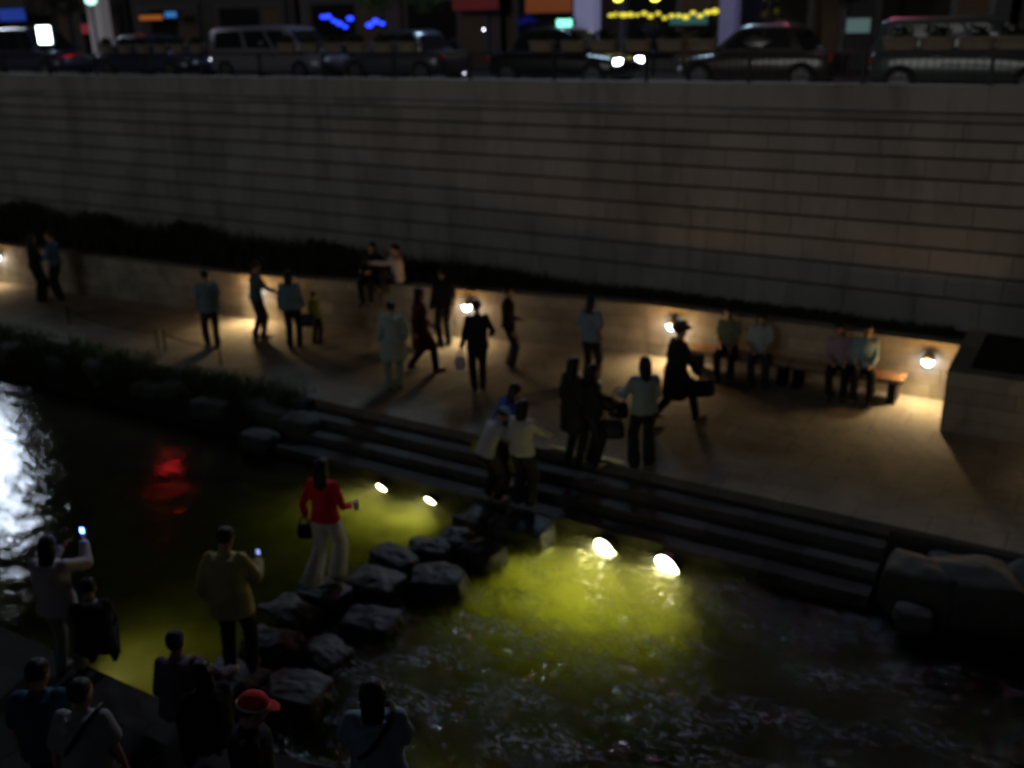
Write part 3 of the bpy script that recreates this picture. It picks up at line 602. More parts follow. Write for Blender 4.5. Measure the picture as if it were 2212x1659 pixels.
    if trim == 'strap':
        bm = bmesh.new(); ctr = chest + d2 * .02 * s
        for k in range(25):
            t = 2 * math.pi * k / 24; ax = (rs * .62 + d2 * .78).normalized(); r_ = ax; f_ = fs
            q = ctr + ax * math.cos(t) * .235 * s * (1.0) + f_ * math.sin(t) * (.122 + inf + .012) * s
            if k: capsule(bm, prev, q, .02 * s, .02 * s, 6)
            prev = q
        bm_obj('strap', bm, BLACK, root)
    if trim == 'collar':
        bm = bmesh.new(); rings(bm, [(nb - d2 * .01 * s, rs, fs, .088 * s, .082 * s), (nb + d2 * .03 * s, rs, fs, .075 * s, .068 * s)], 16); bm_obj('collar', bm, cloth((.55, .55, .5)), root, True)
    if trim == 'scarf':
        bm = bmesh.new(); rings(bm, [(nb - d2 * .02 * s, rs, fs, .10 * s, .09 * s), (nb + d2 * .04 * s, rs, fs, .08 * s, .075 * s)], 16); bm_obj('scarf', bm, cloth((.5, .07, .04)), root, True)
    mw = Matrix.Translation(loc) @ Matrix.Rotation(root.rotation_euler.z, 4, 'Z')
    return {'root': root, 'wL': mw @ arms[-1][2], 'wR': mw @ arms[1][2], 'eL': mw @ arms[-1][1], 'eR': mw @ arms[1][1], 'm': mw}
def HD(x, y, base, h): p = P(x, y, base + h * .985); return Vector((p.x, p.y, base))
def handbag(loc, size, col, label, rz=0, cat='handbag', strap=.22, group='bags carried by people'):
    r = empty(cat.replace(' ', '_'), loc, rz); tag(r, label, cat, group); a, b, c = size
    bm = bmesh.new(); X_, Z_ = Vector((1, 0, 0)), Vector((0, 1, 0))
    rings(bm, [(Vector((0, 0, 0)), X_, Z_, a * .42, b * .4), (Vector((0, 0, .02)), X_, Z_, a * .5, b * .5), (Vector((0, 0, c * .5)), X_, Z_, a * .52, b * .52), (Vector((0, 0, c)), X_, Z_, a * .42, b * .18)], 16); bm_obj('bag_body', bm, cloth(col, .6), r, True)
    bm = bmesh.new(); pts = [Vector((math.cos(math.pi * k / 8) * a * .32, 0, c + math.sin(math.pi * k / 8) * strap)) for k in range(9)]
    for p, q in zip(pts, pts[1:]): capsule(bm, p, q, .009, .009, 6)
    bm_obj('handle', bm, cloth(tuple(x * .6 for x in col)), r, True)
    return r
def phone(loc, yaw, label, col, e):
    r = empty('phone', loc, yaw); tag(r, label, 'phone', 'lit phones held in hands')
    bm = bmesh.new(); box(bm, (0, 0, 0), (.055, .015, .10), bev=.004); bm_obj('phone_body', bm, BLACK, r)
    bm = bmesh.new(); box(bm, (0, -.009, .01), (.042, .003, .06)); bm_obj('screen', bm, glow('phone_screen', col, e), r)
    return r
BLK = (.012, .012, .014); NAVY = (.02, .03, .07); DK = (.025, .024, .026); JEAN = (.03, .045, .08)
WALK = dict(fL=(-.08, -.22, .03), fR=(.09, .26, 0), pel=(0, 0, .89), hL=(-.22, .22, .90), hR=(.24, -.12, .88))
def SIT(seat=.45, d=.42): return dict(pel=(0, 0, seat + .10), fL=(-.13, d, 0), fR=(.12, d - .04, 0), hL=(-.13, .30, seat + .22), hR=(.12, .30, seat + .22))
GP = 'people on the far path'; GS = 'people on the stepping stones'; GN = 'people on the near bank'
# far path, from left
person(P(90, 652), -60, 1.62, 'person in black at the far left of the path', BLK, BLK, 'long', hL=(-.1, .3, 1.1), hR=(.15, .3, 1.12), group=GP)
person(P(133, 648), 60, 1.68, 'person in a dark blue top at the far left of the path', (.06, .13, .22), BLK, 'short', hL=(-.2, .28, 1.1), hR=(.1, .32, 1.05), group=GP)
person(P(462, 752), 10, 1.62, 'man in grey blue shirt and shorts before the left light pool', (.16, .24, .30), (.035, .035, .04), 'short', sleeve='short', hem=-.10, loose=.045, group=GP)
q = person(P(562, 730), -70, 1.62, 'person in dark teal against the lit wall holding both hands out', (.07, .12, .14), DK, 'short', fL=(-.06, -.08, 0), hL=(-.16, .36, 1.02), hR=(.12, .40, 1.0), lean=6, group=GP)
q = person(P(637, 752), -15, 1.60, 'long haired woman in a slate blue top next to the child in yellow', (.12, .20, .26), BLK, 'long', hR=(.24, .14, .90), loose=.035, group=GP)
handbag(q['wR'] + Vector((.05, .0, -.42)), (.34, .16, .26), NAVY, 'navy shoulder bag of the woman beside the child in yellow', .5)
person(P(685, 742), -40, 1.08, 'small child in a yellow green top beside the woman in slate blue', (.30, .34, .03), BLK, 'short', loose=.035, group=GP)
person(P(855, 842), 5, 1.62, 'person in long pale green clothes left of the one in dark red', (.30, .40, .36), (.22, .28, .23), 'short', coat=.30, loose=.06, hL=(-.2, .1, .95), hR=(.2, .12, .95), group=GP)
person(P(912, 802), -80, 1.62, 'person in a long dark red coat walking to the right', (.10, .018, .015), BLK, 'bob', coat=.42, loose=.035, group=GP, **WALK)
person(P(962, 748), 20, 1.62, 'person in black standing close beside the bright lamp by the low wall', BLK, BLK, 'short', group=GP, loose=.04)
q = person(P(1035, 843), 8, 1.64, 'man in a black suit seen from behind just right of the bright lamp', BLK, BLK, 'short', coat=.12, loose=.03, hR=(.27, .12, 1.02), hL=(-.30, -.02, .86), fL=(-.08, 0, 0), fR=(.08, .02, 0), group=GP)
handbag(q['wL'] + Vector((-.04, 0, -.42)), (.2, .1, .24), (.55, .52, .5), 'small white carrier bag held by the man in the black suit', .4, 'carrier bag', .1)
person(P(1100, 797), -85, 1.60, 'slim person in blue jeans right of the man in the black suit', BLK, JEAN, 'short', hL=(-.1, .2, 1.0), group=GP, shoe=SHOEW)
person(HD(1276, 645, 0, 1.60), -30, 1.60, 'person in a pale blue shirt behind the two dark women', (.20, .27, .32), DK, 'bob', loose=.05, sleeve='short', group=GP)
q = person(P(1237, 1002), -50, 1.64, 'long haired woman in a dark coat beside the yellow edging', (.014, .013, .014), BLK, 'long', coat=.35, loose=.04, hR=(.2, .25, 1.0), group=GP)
q = person(HD(1278, 792, 0, 1.56) , -70, 1.56, 'person in black holding a bag, half hidden behind the long haired woman', BLK, BLK, 'bob', loose=.05, hL=(-.1, .36, 1.05), hR=(.12, .3, .98), group=GP)
handbag(q['wR'] + Vector((0, 0, -.44)), (.36, .16, .28), DK, 'dark bag hanging from the person half hidden behind the long haired woman', .3)
q = person(P(1388, 1006), 18, 1.66, 'woman in a grey blue jacket and flared black jeans holding out her purse', (.20, .27, .30), BLK, 'long', hL=(-.30, .30, 1.08), hR=(.14, .28, 1.1), fL=(-.13, 0, 0), fR=(.12, .05, 0), flare=.035, hem=-.06, loose=.035, group=GP)
handbag(q['wL'] + Vector((-.02, .04, -.40)), (.30, .15, .24), DK, 'black handbag hanging from the arm of the woman in the grey jacket', .2)
q = person(P(1456, 908), -60, 1.68, 'man in a dark hat and long black coat striding past the lamp', BLK, BLK, 'short', coat=.45, loose=.05, cap=('hat', (.07, .06, .05), None), lean=5, pel=(0, 0, .86), fL=(-.08, -.34, .05), fR=(.10, .34, 0), hL=(-.25, .22, .9), hR=(.26, .28, .85), group=GP)
handbag(q['wR'] + Vector((.05, 0, -.36)), (.42, .2, .26), BLK, 'black bag swinging from the striding man in the hat', .5)
# two benches by the low wall
def bench(x1, y, label, L=1.9):
    r = empty('park_bench', (x1 - L / 2, y, 0)); tag(r, label, 'bench', 'benches along the low wall')
    bm = bmesh.new()
    for k in range(5): box(bm, (0, -.17 + k * .085, .43), (L, .072, .04), bev=.006)
    bm_obj('seat', bm, WOOD, r)
    bm = bmesh.new(); box(bm, (0, -.18, .385), (L - .1, .03, .05)); box(bm, (0, .18, .385), (L - .1, .03, .05)); bm_obj('frame', bm, IRON, r)
    for sx in (-1, 1):
        bm = bmesh.new(); box(bm, (sx * (L / 2 - .16), 0, .18), (.14, .36, .36), bev=.02); bm_obj('leg', bm, LOWGR, r)
        bm = bmesh.new(); box(bm, (sx * (L / 2 + .012), 0, .42), (.02, .40, .06), bev=.005); bm_obj('end_cap', bm, CHROME, r)
    return r
pB = P(1925, 872); BY = pB.y + .12; bxr = PY(1955, 815, BY).x
bench(bxr, BY, 'wooden bench with stone legs, its free end glowing in the right lamp light')
bench(PY(1712, 800, BY).x, BY, 'wooden bench mostly hidden by the two people seated left of centre right', 1.9)
def seated(px, py, h, base, seat, Y, **k):
    p = PY(px, py, Y); return Vector((p.x, Y, base))
person(seated(1572, 760, 0, 0, 0, BY + .02), 172, 1.64, 'seated person in an olive top near the man in the hat', (.20, .21, .13), BLK, 'short', sleeve='short', group='people seated on the benches', head=(10, -10), **SIT())
person(seated(1640, 760, 0, 0, 0, BY + .02), 180, 1.60, 'seated person in a white T-shirt beside the one in olive', (.42, .48, .46), NAVY, 'bob', sleeve='short', group='people seated on the benches', head=(12, 10), loose=.035, **SIT())
person(seated(1812, 790, 0, 0, 0, BY + .02), 178, 1.60, 'seated woman in a pale pink top leaning against her companion in teal', (.34, .26, .28), BLK, 'bob', side=5, group='people seated on the benches', head=(8, -12), loose=.03, **SIT())
person(seated(1862, 790, 0, 0, 0, BY + .02), 185, 1.66, 'seated person in a pale teal shirt nearest the free bench end', (.24, .36, .36), BLK, 'short', side=-3, group='people seated on the benches', head=(8, 14), loose=.03, **SIT())
r = empty('book', (bxr - .52, BY - .02, .452), .2); tag(r, 'reddish folded book lying on the free end of the bench', 'book')
bm = bmesh.new(); box(bm, (0, 0, .012), (.22, .16, .022), bev=.003); bm_obj('pages', bm, mat('paper', (.6, .5, .4), .8), r)
bm = bmesh.new(); box(bm, (0, 0, .026), (.24, .17, .005)); bm_obj('cover', bm, mat('book_cover', (.5, .14, .08), .5), r)
# pair on the low wall
LY = lowy(-13.2) + .14
pa = P(838, 598, 1.0); pb = P(893, 598, 1.0)
sw = dict(pel=(0, 0, .10), fL=(-.12, .42, -.42), fR=(.10, .40, -.45))
person(Vector((pa.x, lowy(pa.x) + .16, .995)), 150, 1.62, 'person in black sitting on the low wall with back to the tall wall', BLK, BLK, 'short', hL=(-.1, .3, .30), hR=(.15, .3, .32), loose=.06, group='pair sitting on the low wall', **sw)
person(Vector((pb.x + .05, lowy(pb.x) + .18, .995)), 95, 1.60, 'person in white shirt and red scarf reaching out on the low wall', (.58, .50, .45), DK, 'short', hL=(.0, .55, .50), hR=(.22, .32, .62), loose=.03, trim='scarf', lean=4, group='pair sitting on the low wall', pel=(0, 0, .10), fL=(-.22, .40, -.1), fR=(-.1, .42, -.1))
# on the stones and steps
SZ = -.29
pA = P(1062, 1080, SZ)
q = person(Vector((pA.x - .12, pA.y + .42, -.29)), -60, 1.62, 'person in royal blue stooping behind the light blue cap', (.03, .08, .36), BLK, 'bob', lean=28, head=(30, 0), hL=(-.1, .42, .95), hR=(.12, .42, .95), group=GS)
q = person(Vector((pA.x, pA.y, -.29)), -55, 1.50, 'stooping person in a light blue cap and white top holding a paper bag', (.55, .55, .60), DK, 'short', lean=34, head=(42, 0), pel=(0, -.10, .86), hL=(-.10, .45, .80), hR=(.14, .48, .78), cap=('cap', (.22, .42, .62), None), sleeve='short', shoe=SHOEW, group=GS)
handbag(q['wR'] + Vector((.02, -.02, -.38)), (.28, .14, .30), (.34, .30, .12), 'tan paper bag held by the stooping person in the light blue cap', .4, 'paper bag', .08)
handbag(q['wL'] + Vector((-.55, .05, -.25)), (.2, .1, .16), (.35, .33, .05), 'small yellow bag behind the stooping person in the light blue cap', .4, 'bag', .1)
pA = P(1130, 1092, SZ)
person(Vector((pA.x, pA.y, -.29)), -35, 1.58, 'long haired woman in a cream jacket reaching her hand out to the right', (.56, .54, .48), BLK, 'long', hR=(.22, .46, 1.02), hL=(-.2, .15, .9), hem=-.05, loose=.03, head=(10, 0), flare=.03, group=GS, curl=.2)
pA = P(716, 1255, -.28)
q = person(Vector((pA.x, pA.y, -.28)), -28, 1.64, 'woman in a red top and white flared trousers on the stepping stones', (.75, .02, .045), (.78, .78, .78), 'long', hL=(-.28, .02, .88), hR=(.24, .20, 1.0), fL=(-.10, -.30, .10), fR=(.05, .08, 0), pel=(0, 0, .90), flare=.06, loose=.018, hem=-.02, group=GS, shoe=SHOEW)
handbag(q['wL'] + Vector((-.03, 0, -.30)), (.2, .12, .18), BLK, 'small black bag in the left hand of the woman in red', .5, 'handbag', .1)
r = empty('paper_cup', q['wR'] + Vector((.05, .06, -.02))); tag(r, 'white paper cup held by the woman in red', 'cup')
bm = bmesh.new(); cyl(bm, (0, 0, -.05), (0, 0, .05), .028, .038, 16); bm_obj('cup_body', bm, mat('white_paper', (.75, .75, .75), .6), r)
bm = bmesh.new(); cyl(bm, (0, 0, .05), (0, 0, .058), .041, .04, 16); bm_obj('lid', bm, mat('lid_plastic', (.6, .6, .6), .4), r)
pA = HD(478, 1150, -.28, 1.70)
q = person(pA, -22, 1.70, 'man in a loose olive yellow shirt standing on the stones looking at a phone', (.46, .41, .17), DK, 'short', hR=(.22, .32, 1.16), hL=(-.27, .04, .90), hem=-.16, loose=.055, head=(18, -12), fL=(-.10, 0, 0), fR=(.12, .06, 0), group=GS)
phone(q['wR'] + (q['wR'] - q['eR']).normalized() * .10 + Vector((0, 0, .04)), yaw_at(pA, -22), 'glowing phone in the hand of the man in the olive yellow shirt', (.3, .4, 1), 1)
# near bank
pA = HD(95, 1168, -.32, 1.62)
q = person(pA, -35, 1.62, 'person in a white shirt at the left edge holding a blue phone', (.58, .52, .48), (.30, .34, .26), 'long', hR=(.18, .42, 1.42), hL=(-.1, .40, 1.35), hem=-.10, loose=.05, head=(10, 0), group=GN)
phone(q['wR'] + (q['wR'] - q['eR']).normalized() * .10 + Vector((0, 0, .05)), yaw_at(pA, -35), 'blue lit phone held up at the left edge', (.10, .25, 1), 14)
pA = HD(183, 1262, -.30, 1.15)
person(pA, -10, 1.56, 'person in black with a pale collar crouching on the bank beside the yellow water', BLK, BLK, 'short', loose=.06, trim='collar', group=GN, lean=14, head=(20, 0), **{**SIT(.34, .38), 'hL': (-.12, .42, .5), 'hR': (.14, .42, .5)})
pA = HD(368, 1378, -.12, 1.22)
person(pA, -20, 1.62, 'person in a dusky purple top sitting on the near bank', (.15, .10, .15), BLK, 'short', loose=.04, group=GN, lean=12, **{**SIT(.38), 'hR': (.42, .38, .62)})
pA = HD(440, 1442, -.12, 1.20)
person(pA, 15, 1.60, 'person in black sitting right of the one in dusky purple', BLK, BLK, 'bob', loose=.05, group=GN, lean=10, **SIT(.38))
pA = HD(70, 1440, .08, 1.62)
person(pA, -25, 1.62, 'person in a dark blue shirt cut by the lower left corner', (.035, .09, .15), BLK, 'short', loose=.05, sleeve='short', group=GN, head=(10, -20))
pA = HD(160, 1492, .08, 1.60)
person(pA, -15, 1.60, 'person in a pale grey shirt with a black strap at the bottom left', (.34, .38, .37), BLK, 'short', loose=.045, sleeve='short', trim='strap', group=GN, head=(5, -30), twist=-15, lean=8)
pA = HD(528, 1512, .08, 1.66)
person(pA, -95, 1.66, 'person in black wearing a red cap with a white band at the bottom', BLK, BLK, 'short', cap=('cap', (.75, .04, .04), (.75, .7, .66)), loose=.05, group=GN, head=(14, 0))
pA = HD(802, 1480, .08, 1.66)
person(pA, -5, 1.66, 'person in a pale blue shirt with a black shoulder strap at the bottom centre', (.26, .38, .46), BLK, 'bob', loose=.05, sleeve='short', trim='strap', group=GN, hL=(-.15, .3, 1.2), hR=(.15, .3, 1.15))

# ------------------------------------------------------------ street level: fence, pots, cars, buildings
FY = WALLY + .12; FZ0, FZ1 = 5.0, 5.52
fe = empty('metal_fence', (-22, FY, FZ0)); tag(fe, 'black railing of thin pickets along the top of the tall wall', 'fence')
L0, L1 = -48, 2
bm = bmesh.new(); box(bm, ((L0 + L1) / 2 + 22, 0, FZ1 - FZ0), (L1 - L0, .05, .04)); bm_obj('top_rail', bm, BLACK, fe)
bm = bmesh.new(); box(bm, ((L0 + L1) / 2 + 22, 0, .09), (L1 - L0, .04, .03)); bm_obj('bottom_rail', bm, BLACK, fe)
x = L0
while x < L1:
    bm = bmesh.new(); box(bm, (x + 22, .002, .26), (.06, .06, .56)); bm_obj('post', bm, BLACK, fe)
    bm = bmesh.new()
    for k in range(1, 16): box(bm, (x + 22 + k * 2.0 / 16, 0, .30), (.014, .014, .40))
    bm_obj('picket_panel', bm, BLACK, fe); x += 2.0
def pot(px, i, row, w_=.46, X=None):
    X = PY(px, 90, FY).x if X is None else X
    r = empty('planter_pot', (X, FY, FZ1 + .022)); ordn = ['first', 'second', 'third', 'fourth', 'fifth', 'sixth', 'seventh', 'eighth'][i]
    tag(r, '%s flower pot from the left in the %s' % (ordn, row), 'flower pot', 'flower pots on the fence rail')
    bm = bmesh.new(); X_, Y_ = Vector((1, 0, 0)), Vector((0, 1, 0)); h = .21
    rings(bm, [(Vector((0, 0, 0)), X_, Y_, w_ * .40, .10), (Vector((0, 0, .03)), X_, Y_, w_ * .46, .12), (Vector((0, 0, h - .04)), X_, Y_, w_ * .5, .14), (Vector((0, 0, h - .035)), X_, Y_, w_ * .53, .155), (Vector((0, 0, h)), X_, Y_, w_ * .53, .155)], 20)
    bm_obj('pot', bm, POT, r, True)
    bm = bmesh.new(); rr = random.Random(i * 7 + int(X * 3))
    for k in range(3): leaves(bm, Vector((-w_ * .16 + k * w_ * .16, 0, h + .05)), .15, 170, .034, rr)
    bm_obj('plant', bm, LEAF, r)
for i in range(6): pot(228 + i * 39, i, 'leftmost row on the fence rail')
for i, px in enumerate((620, 668, 720)): pot(px, i, 'fence row above the white van', .55)
for i, px in enumerate((768, 826, 880)): pot(px, i, 'fence row above the silver car', .55)
for i, px in enumerate((1170, 1238, 1305, 1378, 1450, 1520)): pot(px, i, 'middle row of six on the fence rail', .56)
for i, px in enumerate((1945, 2025, 2110, 2190)): pot(px, i, 'fence row before the pale estate car', .56)
PAINT = {}
def paint(c):
    if c not in PAINT: PAINT[c] = mat('car_paint', c, .3, metal=.1, spec=.5, coat=.6, var=.04)
    return PAINT[c]
def car(px0, px1, Y, kind, col, label, face=1, head=False, tail=False, H=None):
    x0 = PY(px0, 100, Y).x; x1 = PY(px1, 100, Y).x; L = min(5.0, max(3.6, x1 - x0)); cx = (x0 + x1) / 2
    H = H or {'sedan': 1.42, 'suv': 1.72, 'van': 1.85}[kind]; W = 1.72
    r = empty('parked_car', (cx, Y + W / 2, STZ), 0 if face > 0 else math.pi); tag(r, label, 'car', 'cars parked behind the fence')
    hb = .92 if kind != 'sedan' else .86
    secs = [(-.5, .34, hb - .12, .80), (-.485, .26, hb - .02, .93), (-.40, .22, hb, .99), (-.15, .20, hb + .02, 1), (.15, .20, hb, 1), (.36, .22, hb - .07, .985), (.47, .26, hb - .18, .92), (.5, .34, hb - .3, .78)]
    bm = bmesh.new(); vs_ = []
    for fx, zb, zt, wv in secs:
        hw = W / 2 * wv; pr_ = [(-hw + .06, zb), (hw - .06, zb), (hw, zb + .1), (hw, zt - .14), (hw - .10, zt - .02), (hw * .5, zt), (-hw * .5, zt), (-hw + .10, zt - .02), (-hw, zt - .14), (-hw, zb + .1)]
        vs_.append([bm.verts.new((fx * L, y, z)) for y, z in pr_])
    loft(bm, vs_); o = bm_obj('body', bm, paint(col), r, True); md = o.modifiers.new('b', 'SUBSURF'); md.levels = 1; md.render_levels = 1
    c0, c1, t0, t1 = {'sedan': (-.34, .26, -.22, .08), 'suv': (-.485, .27, -.44, .10), 'van': (-.49, .36, -.47, .18)}[kind]
    bm = bmesh.new(); vs_ = []
    for z, a, b, hw in [(hb - .06, c0, c1, .80), (hb + .2, c0 + (t0 - c0) * .45, c1 + (t1 - c1) * .45, .76), (H - .08, t0 - .01, t1 + .015, .66), (H, t0 + .04, t1 - .05, .55)]:
        vs_.append([bm.verts.new(v) for v in ((a * L, -hw * .96, z), (0, -hw, z), (b * L, -hw * .94, z), (b * L + .02, 0, z), (b * L, hw * .94, z), (0, hw, z), (a * L, hw * .96, z), (a * L - .02, 0, z))])
    loft(bm, vs_); o = bm_obj('cabin', bm, paint(col), r, True); o.modifiers.new('b', 'BEVEL').width = .03
    zA, zB = hb + .05, H - .13
    def side_x(f, top): return (t0 if top else c0) * (1 - f) + (t1 if top else c1) * f
    for sd in (-1, 1):
        for f0, f1 in ((.08, .40), (.44, .70), (.73, .93)) if kind != 'sedan' else ((.12, .46), (.50, .90)):
            bm = bmesh.new(); q = []
            for f, z, top in ((f0, zA, 0), (f1, zA, 0), (f1, zB, 1), (f0, zB, 1)):
                k = (z - hb + .06) / (H - hb); xx = (side_x(f, 0) * (1 - k) + side_x(f, 1) * k) * L; hw = .80 - .145 * k * 1.0
                q.append((xx, sd * (hw * .985 + .012), z))
            a = [bm.verts.new(v) for v in q]; b = [bm.verts.new((v[0], v[1] + sd * .012, v[2])) for v in q]; loft(bm, [a, b]); bm_obj('side_window', bm, GLASSM, r)
        bm = bmesh.new(); box(bm, (c1 * L * .86, sd * (W / 2 + .06), hb + .08), (.10, .16, .12), bev=.03); bm_obj('mirror', bm, paint(col), r)
        for fx in (-.12, .12):
            bm = bmesh.new(); box(bm, (fx * L - .1, sd * (W / 2 + .006), hb - .16), (.16, .02, .03), bev=.006); bm_obj('door_handle', bm, CHROME, r)
        for fx in (-.32, .32):
            bm = bmesh.new(); cyl(bm, (fx * L, sd * (W / 2 - .2), .32), (fx * L, sd * (W / 2 + .012), .32), .32, seg=28); wl_ = bm_obj('wheel', bm, TYRE, r)
            bm = bmesh.new(); cyl(bm, (fx * L, sd * (W / 2 + .01), .32), (fx * L, sd * (W / 2 + .02), .32), .19, seg=10); bm_obj('rim', bm, RIM, wl_)
        bm = bmesh.new(); box(bm, (.472 * L, sd * .62, .62), (.1, .3, .13), bev=.03); bm_obj('headlight', bm, glow('headlight_on', (.8, .85, 1), 25) if head else CHROME, r)
        bm = bmesh.new(); box(bm, (-.482 * L, sd * .66, .70), (.08, .22, .16), bev=.02); bm_obj('taillight', bm, mat('tail_red', (.35, .02, .02), .3), r)
    for nm, xb, xt in (('windscreen', c1, t1), ('rear_window', c0, t0)):
        bm = bmesh.new(); sg = 1 if nm == 'windscreen' else -1; q = []
        for z, hw in ((hb + .06, .66), (H - .14, .54)):
            k = (z - hb + .06) / (H - hb); xx = (xb * (1 - k) + xt * k) * L + sg * .05
            q += [(xx, -hw, z), (xx, hw, z)]
        q = [q[0], q[1], q[3], q[2]]; a = [bm.verts.new(v) for v in q]; b = [bm.verts.new((v[0] + sg * .012, v[1], v[2])) for v in q]; loft(bm, [a, b]); bm_obj(nm, bm, GLASSM, r)
    return r
car(1895, 2300, 21.2, 'suv', (.075, .095, .09), 'big pale estate car behind the fence at the right edge', 1, H=1.5)
car(1455, 1800, 22.5, 'sedan', (.06, .052, .045), 'brownish grey sedan behind the fence, right of centre', -1)
car(1045, 1335, 22.5, 'sedan', (.012, .014, .014), 'black sedan with lit lamps behind the fence in the centre', 1, head=True)
car(728, 945, 23.2, 'sedan', (.06, .068, .09), 'silver blue sedan behind the fence, left of centre', -1)
car(440, 690, 23.2, 'van', (.17, .175, .21), 'white van behind the fence under the row of three pots', 1, H=1.6)
car(190, 400, 23.2, 'sedan', (.025, .04, .08), 'dark blue sedan behind the fence on the left', 1)
car(-40, 120, 23.2, 'suv', (.05, .05, .09), 'dark violet people carrier behind the fence at the left edge', 1)
# buildings
WALLM = {k: mat('facade', k, .8, var=.25, vscale=1.2, bump=.3) for k in [(.10, .09, .085), (.07, .065, .07), (.12, .10, .12), (.14, .09, .06), (.08, .08, .09)]}
def building(x0, x1, h, wm, label, nfl=None, Y=32):
    r = empty('building', ((x0 + x1) / 2, Y, STZ)); tag(r, label, 'building', 'buildings across the street'); W = x1 - x0
    bm = bmesh.new(); box(bm, (0, 4, h / 2), (W - .05, 8, h)); bm_obj('wall', bm, wm, r)
    bm = bmesh.new(); box(bm, (0, 3.95, h + .15), (W + .1, 8.3, .3)); bm_obj('roof', bm, IRON, r)
    n = max(2, int(W / 2.6)); fl = int((h - 4) / 3.2)
    for j in range(fl):
        for i in range(n):
            bm = bmesh.new(); cx = -W / 2 + (i + .5) * W / n; cz = 4.9 + j * 3.2
            box(bm, (cx, -.03, cz), (W / n * .62, .08, 1.5)); f = bm_obj('window', bm, IRON, r)
            bm = bmesh.new(); box(bm, (cx, -.08, cz), (W / n * .55, .03, 1.36)); bm_obj('pane', bm, GLASSM, f)
    ns = max(2, int(W / 3.4))
    for i in range(ns):
        cx = -W / 2 + (i + .5) * W / ns
        bm = bmesh.new(); box(bm, (cx, -.05, 1.3), (W / ns * .8, .1, 2.6)); f = bm_obj('shop_front', bm, IRON, r)
        bm = bmesh.new(); box(bm, (cx - W / ns * .12, -.115, 1.35), (W / ns * .46, .03, 2.0)); bm_obj('pane', bm, GLASSM, f)
        bm = bmesh.new(); box(bm, (cx + W / ns * .26, -.115, 1.15), (W / ns * .2, .03, 2.1)); bm_obj('door', bm, WALLM[(.14, .09, .06)], f)
    return r
building(-68, -39.2, 26, WALLM[(.10, .09, .085)], 'tall block at the far left carrying the large white illuminated sign')
building(-39, -29.2, 16, WALLM[(.07, .065, .07)], 'dark shop building behind the left row of flower pots')
building(-29, -19.6, 14, WALLM[(.12, .10, .12)], 'dark building behind the string of blue lights')
building(-19.4, -11.4, 21, WALLM[(.14, .09, .06)], 'brown fronted building behind the black sedan')
building(-11.2, -3.2, 19, WALLM[(.08, .08, .09)], 'dark building behind the yellow lights and the brownish sedan')
building(-3, 10, 15, WALLM[(.07, .065, .07)], 'dark building behind the pale estate car')
def sign(X, Y, z, w_, h, d, col, e, name, label, cat, frame=True, rz=0):
    r = empty(name, (X, Y, z), rz); tag(r, label, cat)
    bm = bmesh.new(); box(bm, (0, .0, 0), (w_ + .1, d, h + .1)); bm_obj('casing', bm, BLACK, r)
    bm = bmesh.new(); box(bm, (0, -d / 2 - .02, 0), (w_, .03, h)); bm_obj('face', bm, glow('sign_face', col, e), r)
    return r
sign(-56.2, 31.6, 17.0, 3.2, 10, .5, (.72, .82, 1), 24, 'illuminated_sign', 'huge white blue sign high on the block at the far left, mirrored in the water', 'sign')
sign(-40.0, 31.6, 13.6, .55, 2.0, .3, (1, .02, .03), 19, 'neon_sign', 'upright red sign high above the street, mirrored red in the dark water', 'sign')
sign(-15.2, 31.6, 17.8, 3.6, 3.4, .3, (.5, .75, 1), 40, 'illuminated_sign', 'pale blue sign high on the brown building, mirrored in the rapids', 'sign')
sign(-8.6, 31.6, 16.0, 1.2, 3.0, .3, (1, .18, .35), 28, 'neon_sign', 'pink upright sign high on the dark building, mirrored in the rapids', 'sign')
def at(px, py, Y): v = PY(px, py, Y); return v
def psign(px0, py0, px1, py1, Y, col, e, name, label, cat='sign'):
    a = at(px0, py0, Y); b = at(px1, py1, Y); return sign((a.x + b.x) / 2, Y, (a.z + b.z) / 2, abs(b.x - a.x), abs(a.z - b.z), .15, col, e, name, label, cat)
psign(85, 57, 118, 94, 20.5, (.85, 1, .95), 9, 'light_box_sign', 'brilliant white light box sign on the street at the upper left')
psign(0, 20, 60, 44, 31.4, (.02, .05, .35), .6, 'shop_sign', 'deep blue shop window glow at the upper left corner')
psign(30, 60, 47, 72, 31.3, (.6, .06, .04), .5, 'shop_sign', 'small red sign left of the white light box')
psign(0, 83, 78, 92, 30.8, (.3, .5, .5), .22, 'shop_sign', 'pale green strip light under the red sign at the upper left')
psign(178, 52, 198, 72, 31.2, (.6, .08, .12), .18, 'shop_sign', 'dull red and white poster left of the pale column')
psign(305, 34, 355, 42, 31.2, (.7, .2, .04), .35, 'shop_sign', 'orange strip sign above the left row of pots')
psign(360, 26, 385, 37, 31.1, (.05, .25, .7), .6, 'shop_sign', 'small blue sign right of the orange strip sign')
psign(1138, -20, 1238, 26, 31.3, (.5, .14, .04), .16, 'shop_sign', 'brown orange lit panel above the black sedan')
psign(1206, 42, 1238, 60, 30.0, (.25, 1, .7), 1.8, 'shop_sign', 'bright teal sign above the black sedan')
psign(1450, 30, 1530, 52, 31.0, (.1, .35, .35), .15, 'shop_sign', 'dim teal window left of the pale column')
psign(1832, 40, 1880, 70, 27.5, (.35, .6, .6), .13, 'shop_sign', 'dim pale green board beside the pale estate car')
psign(980, -30, 1080, 20, 31.4, (.25, .03, .03), .12, 'shop_sign', 'dim dark red shop light in the middle')
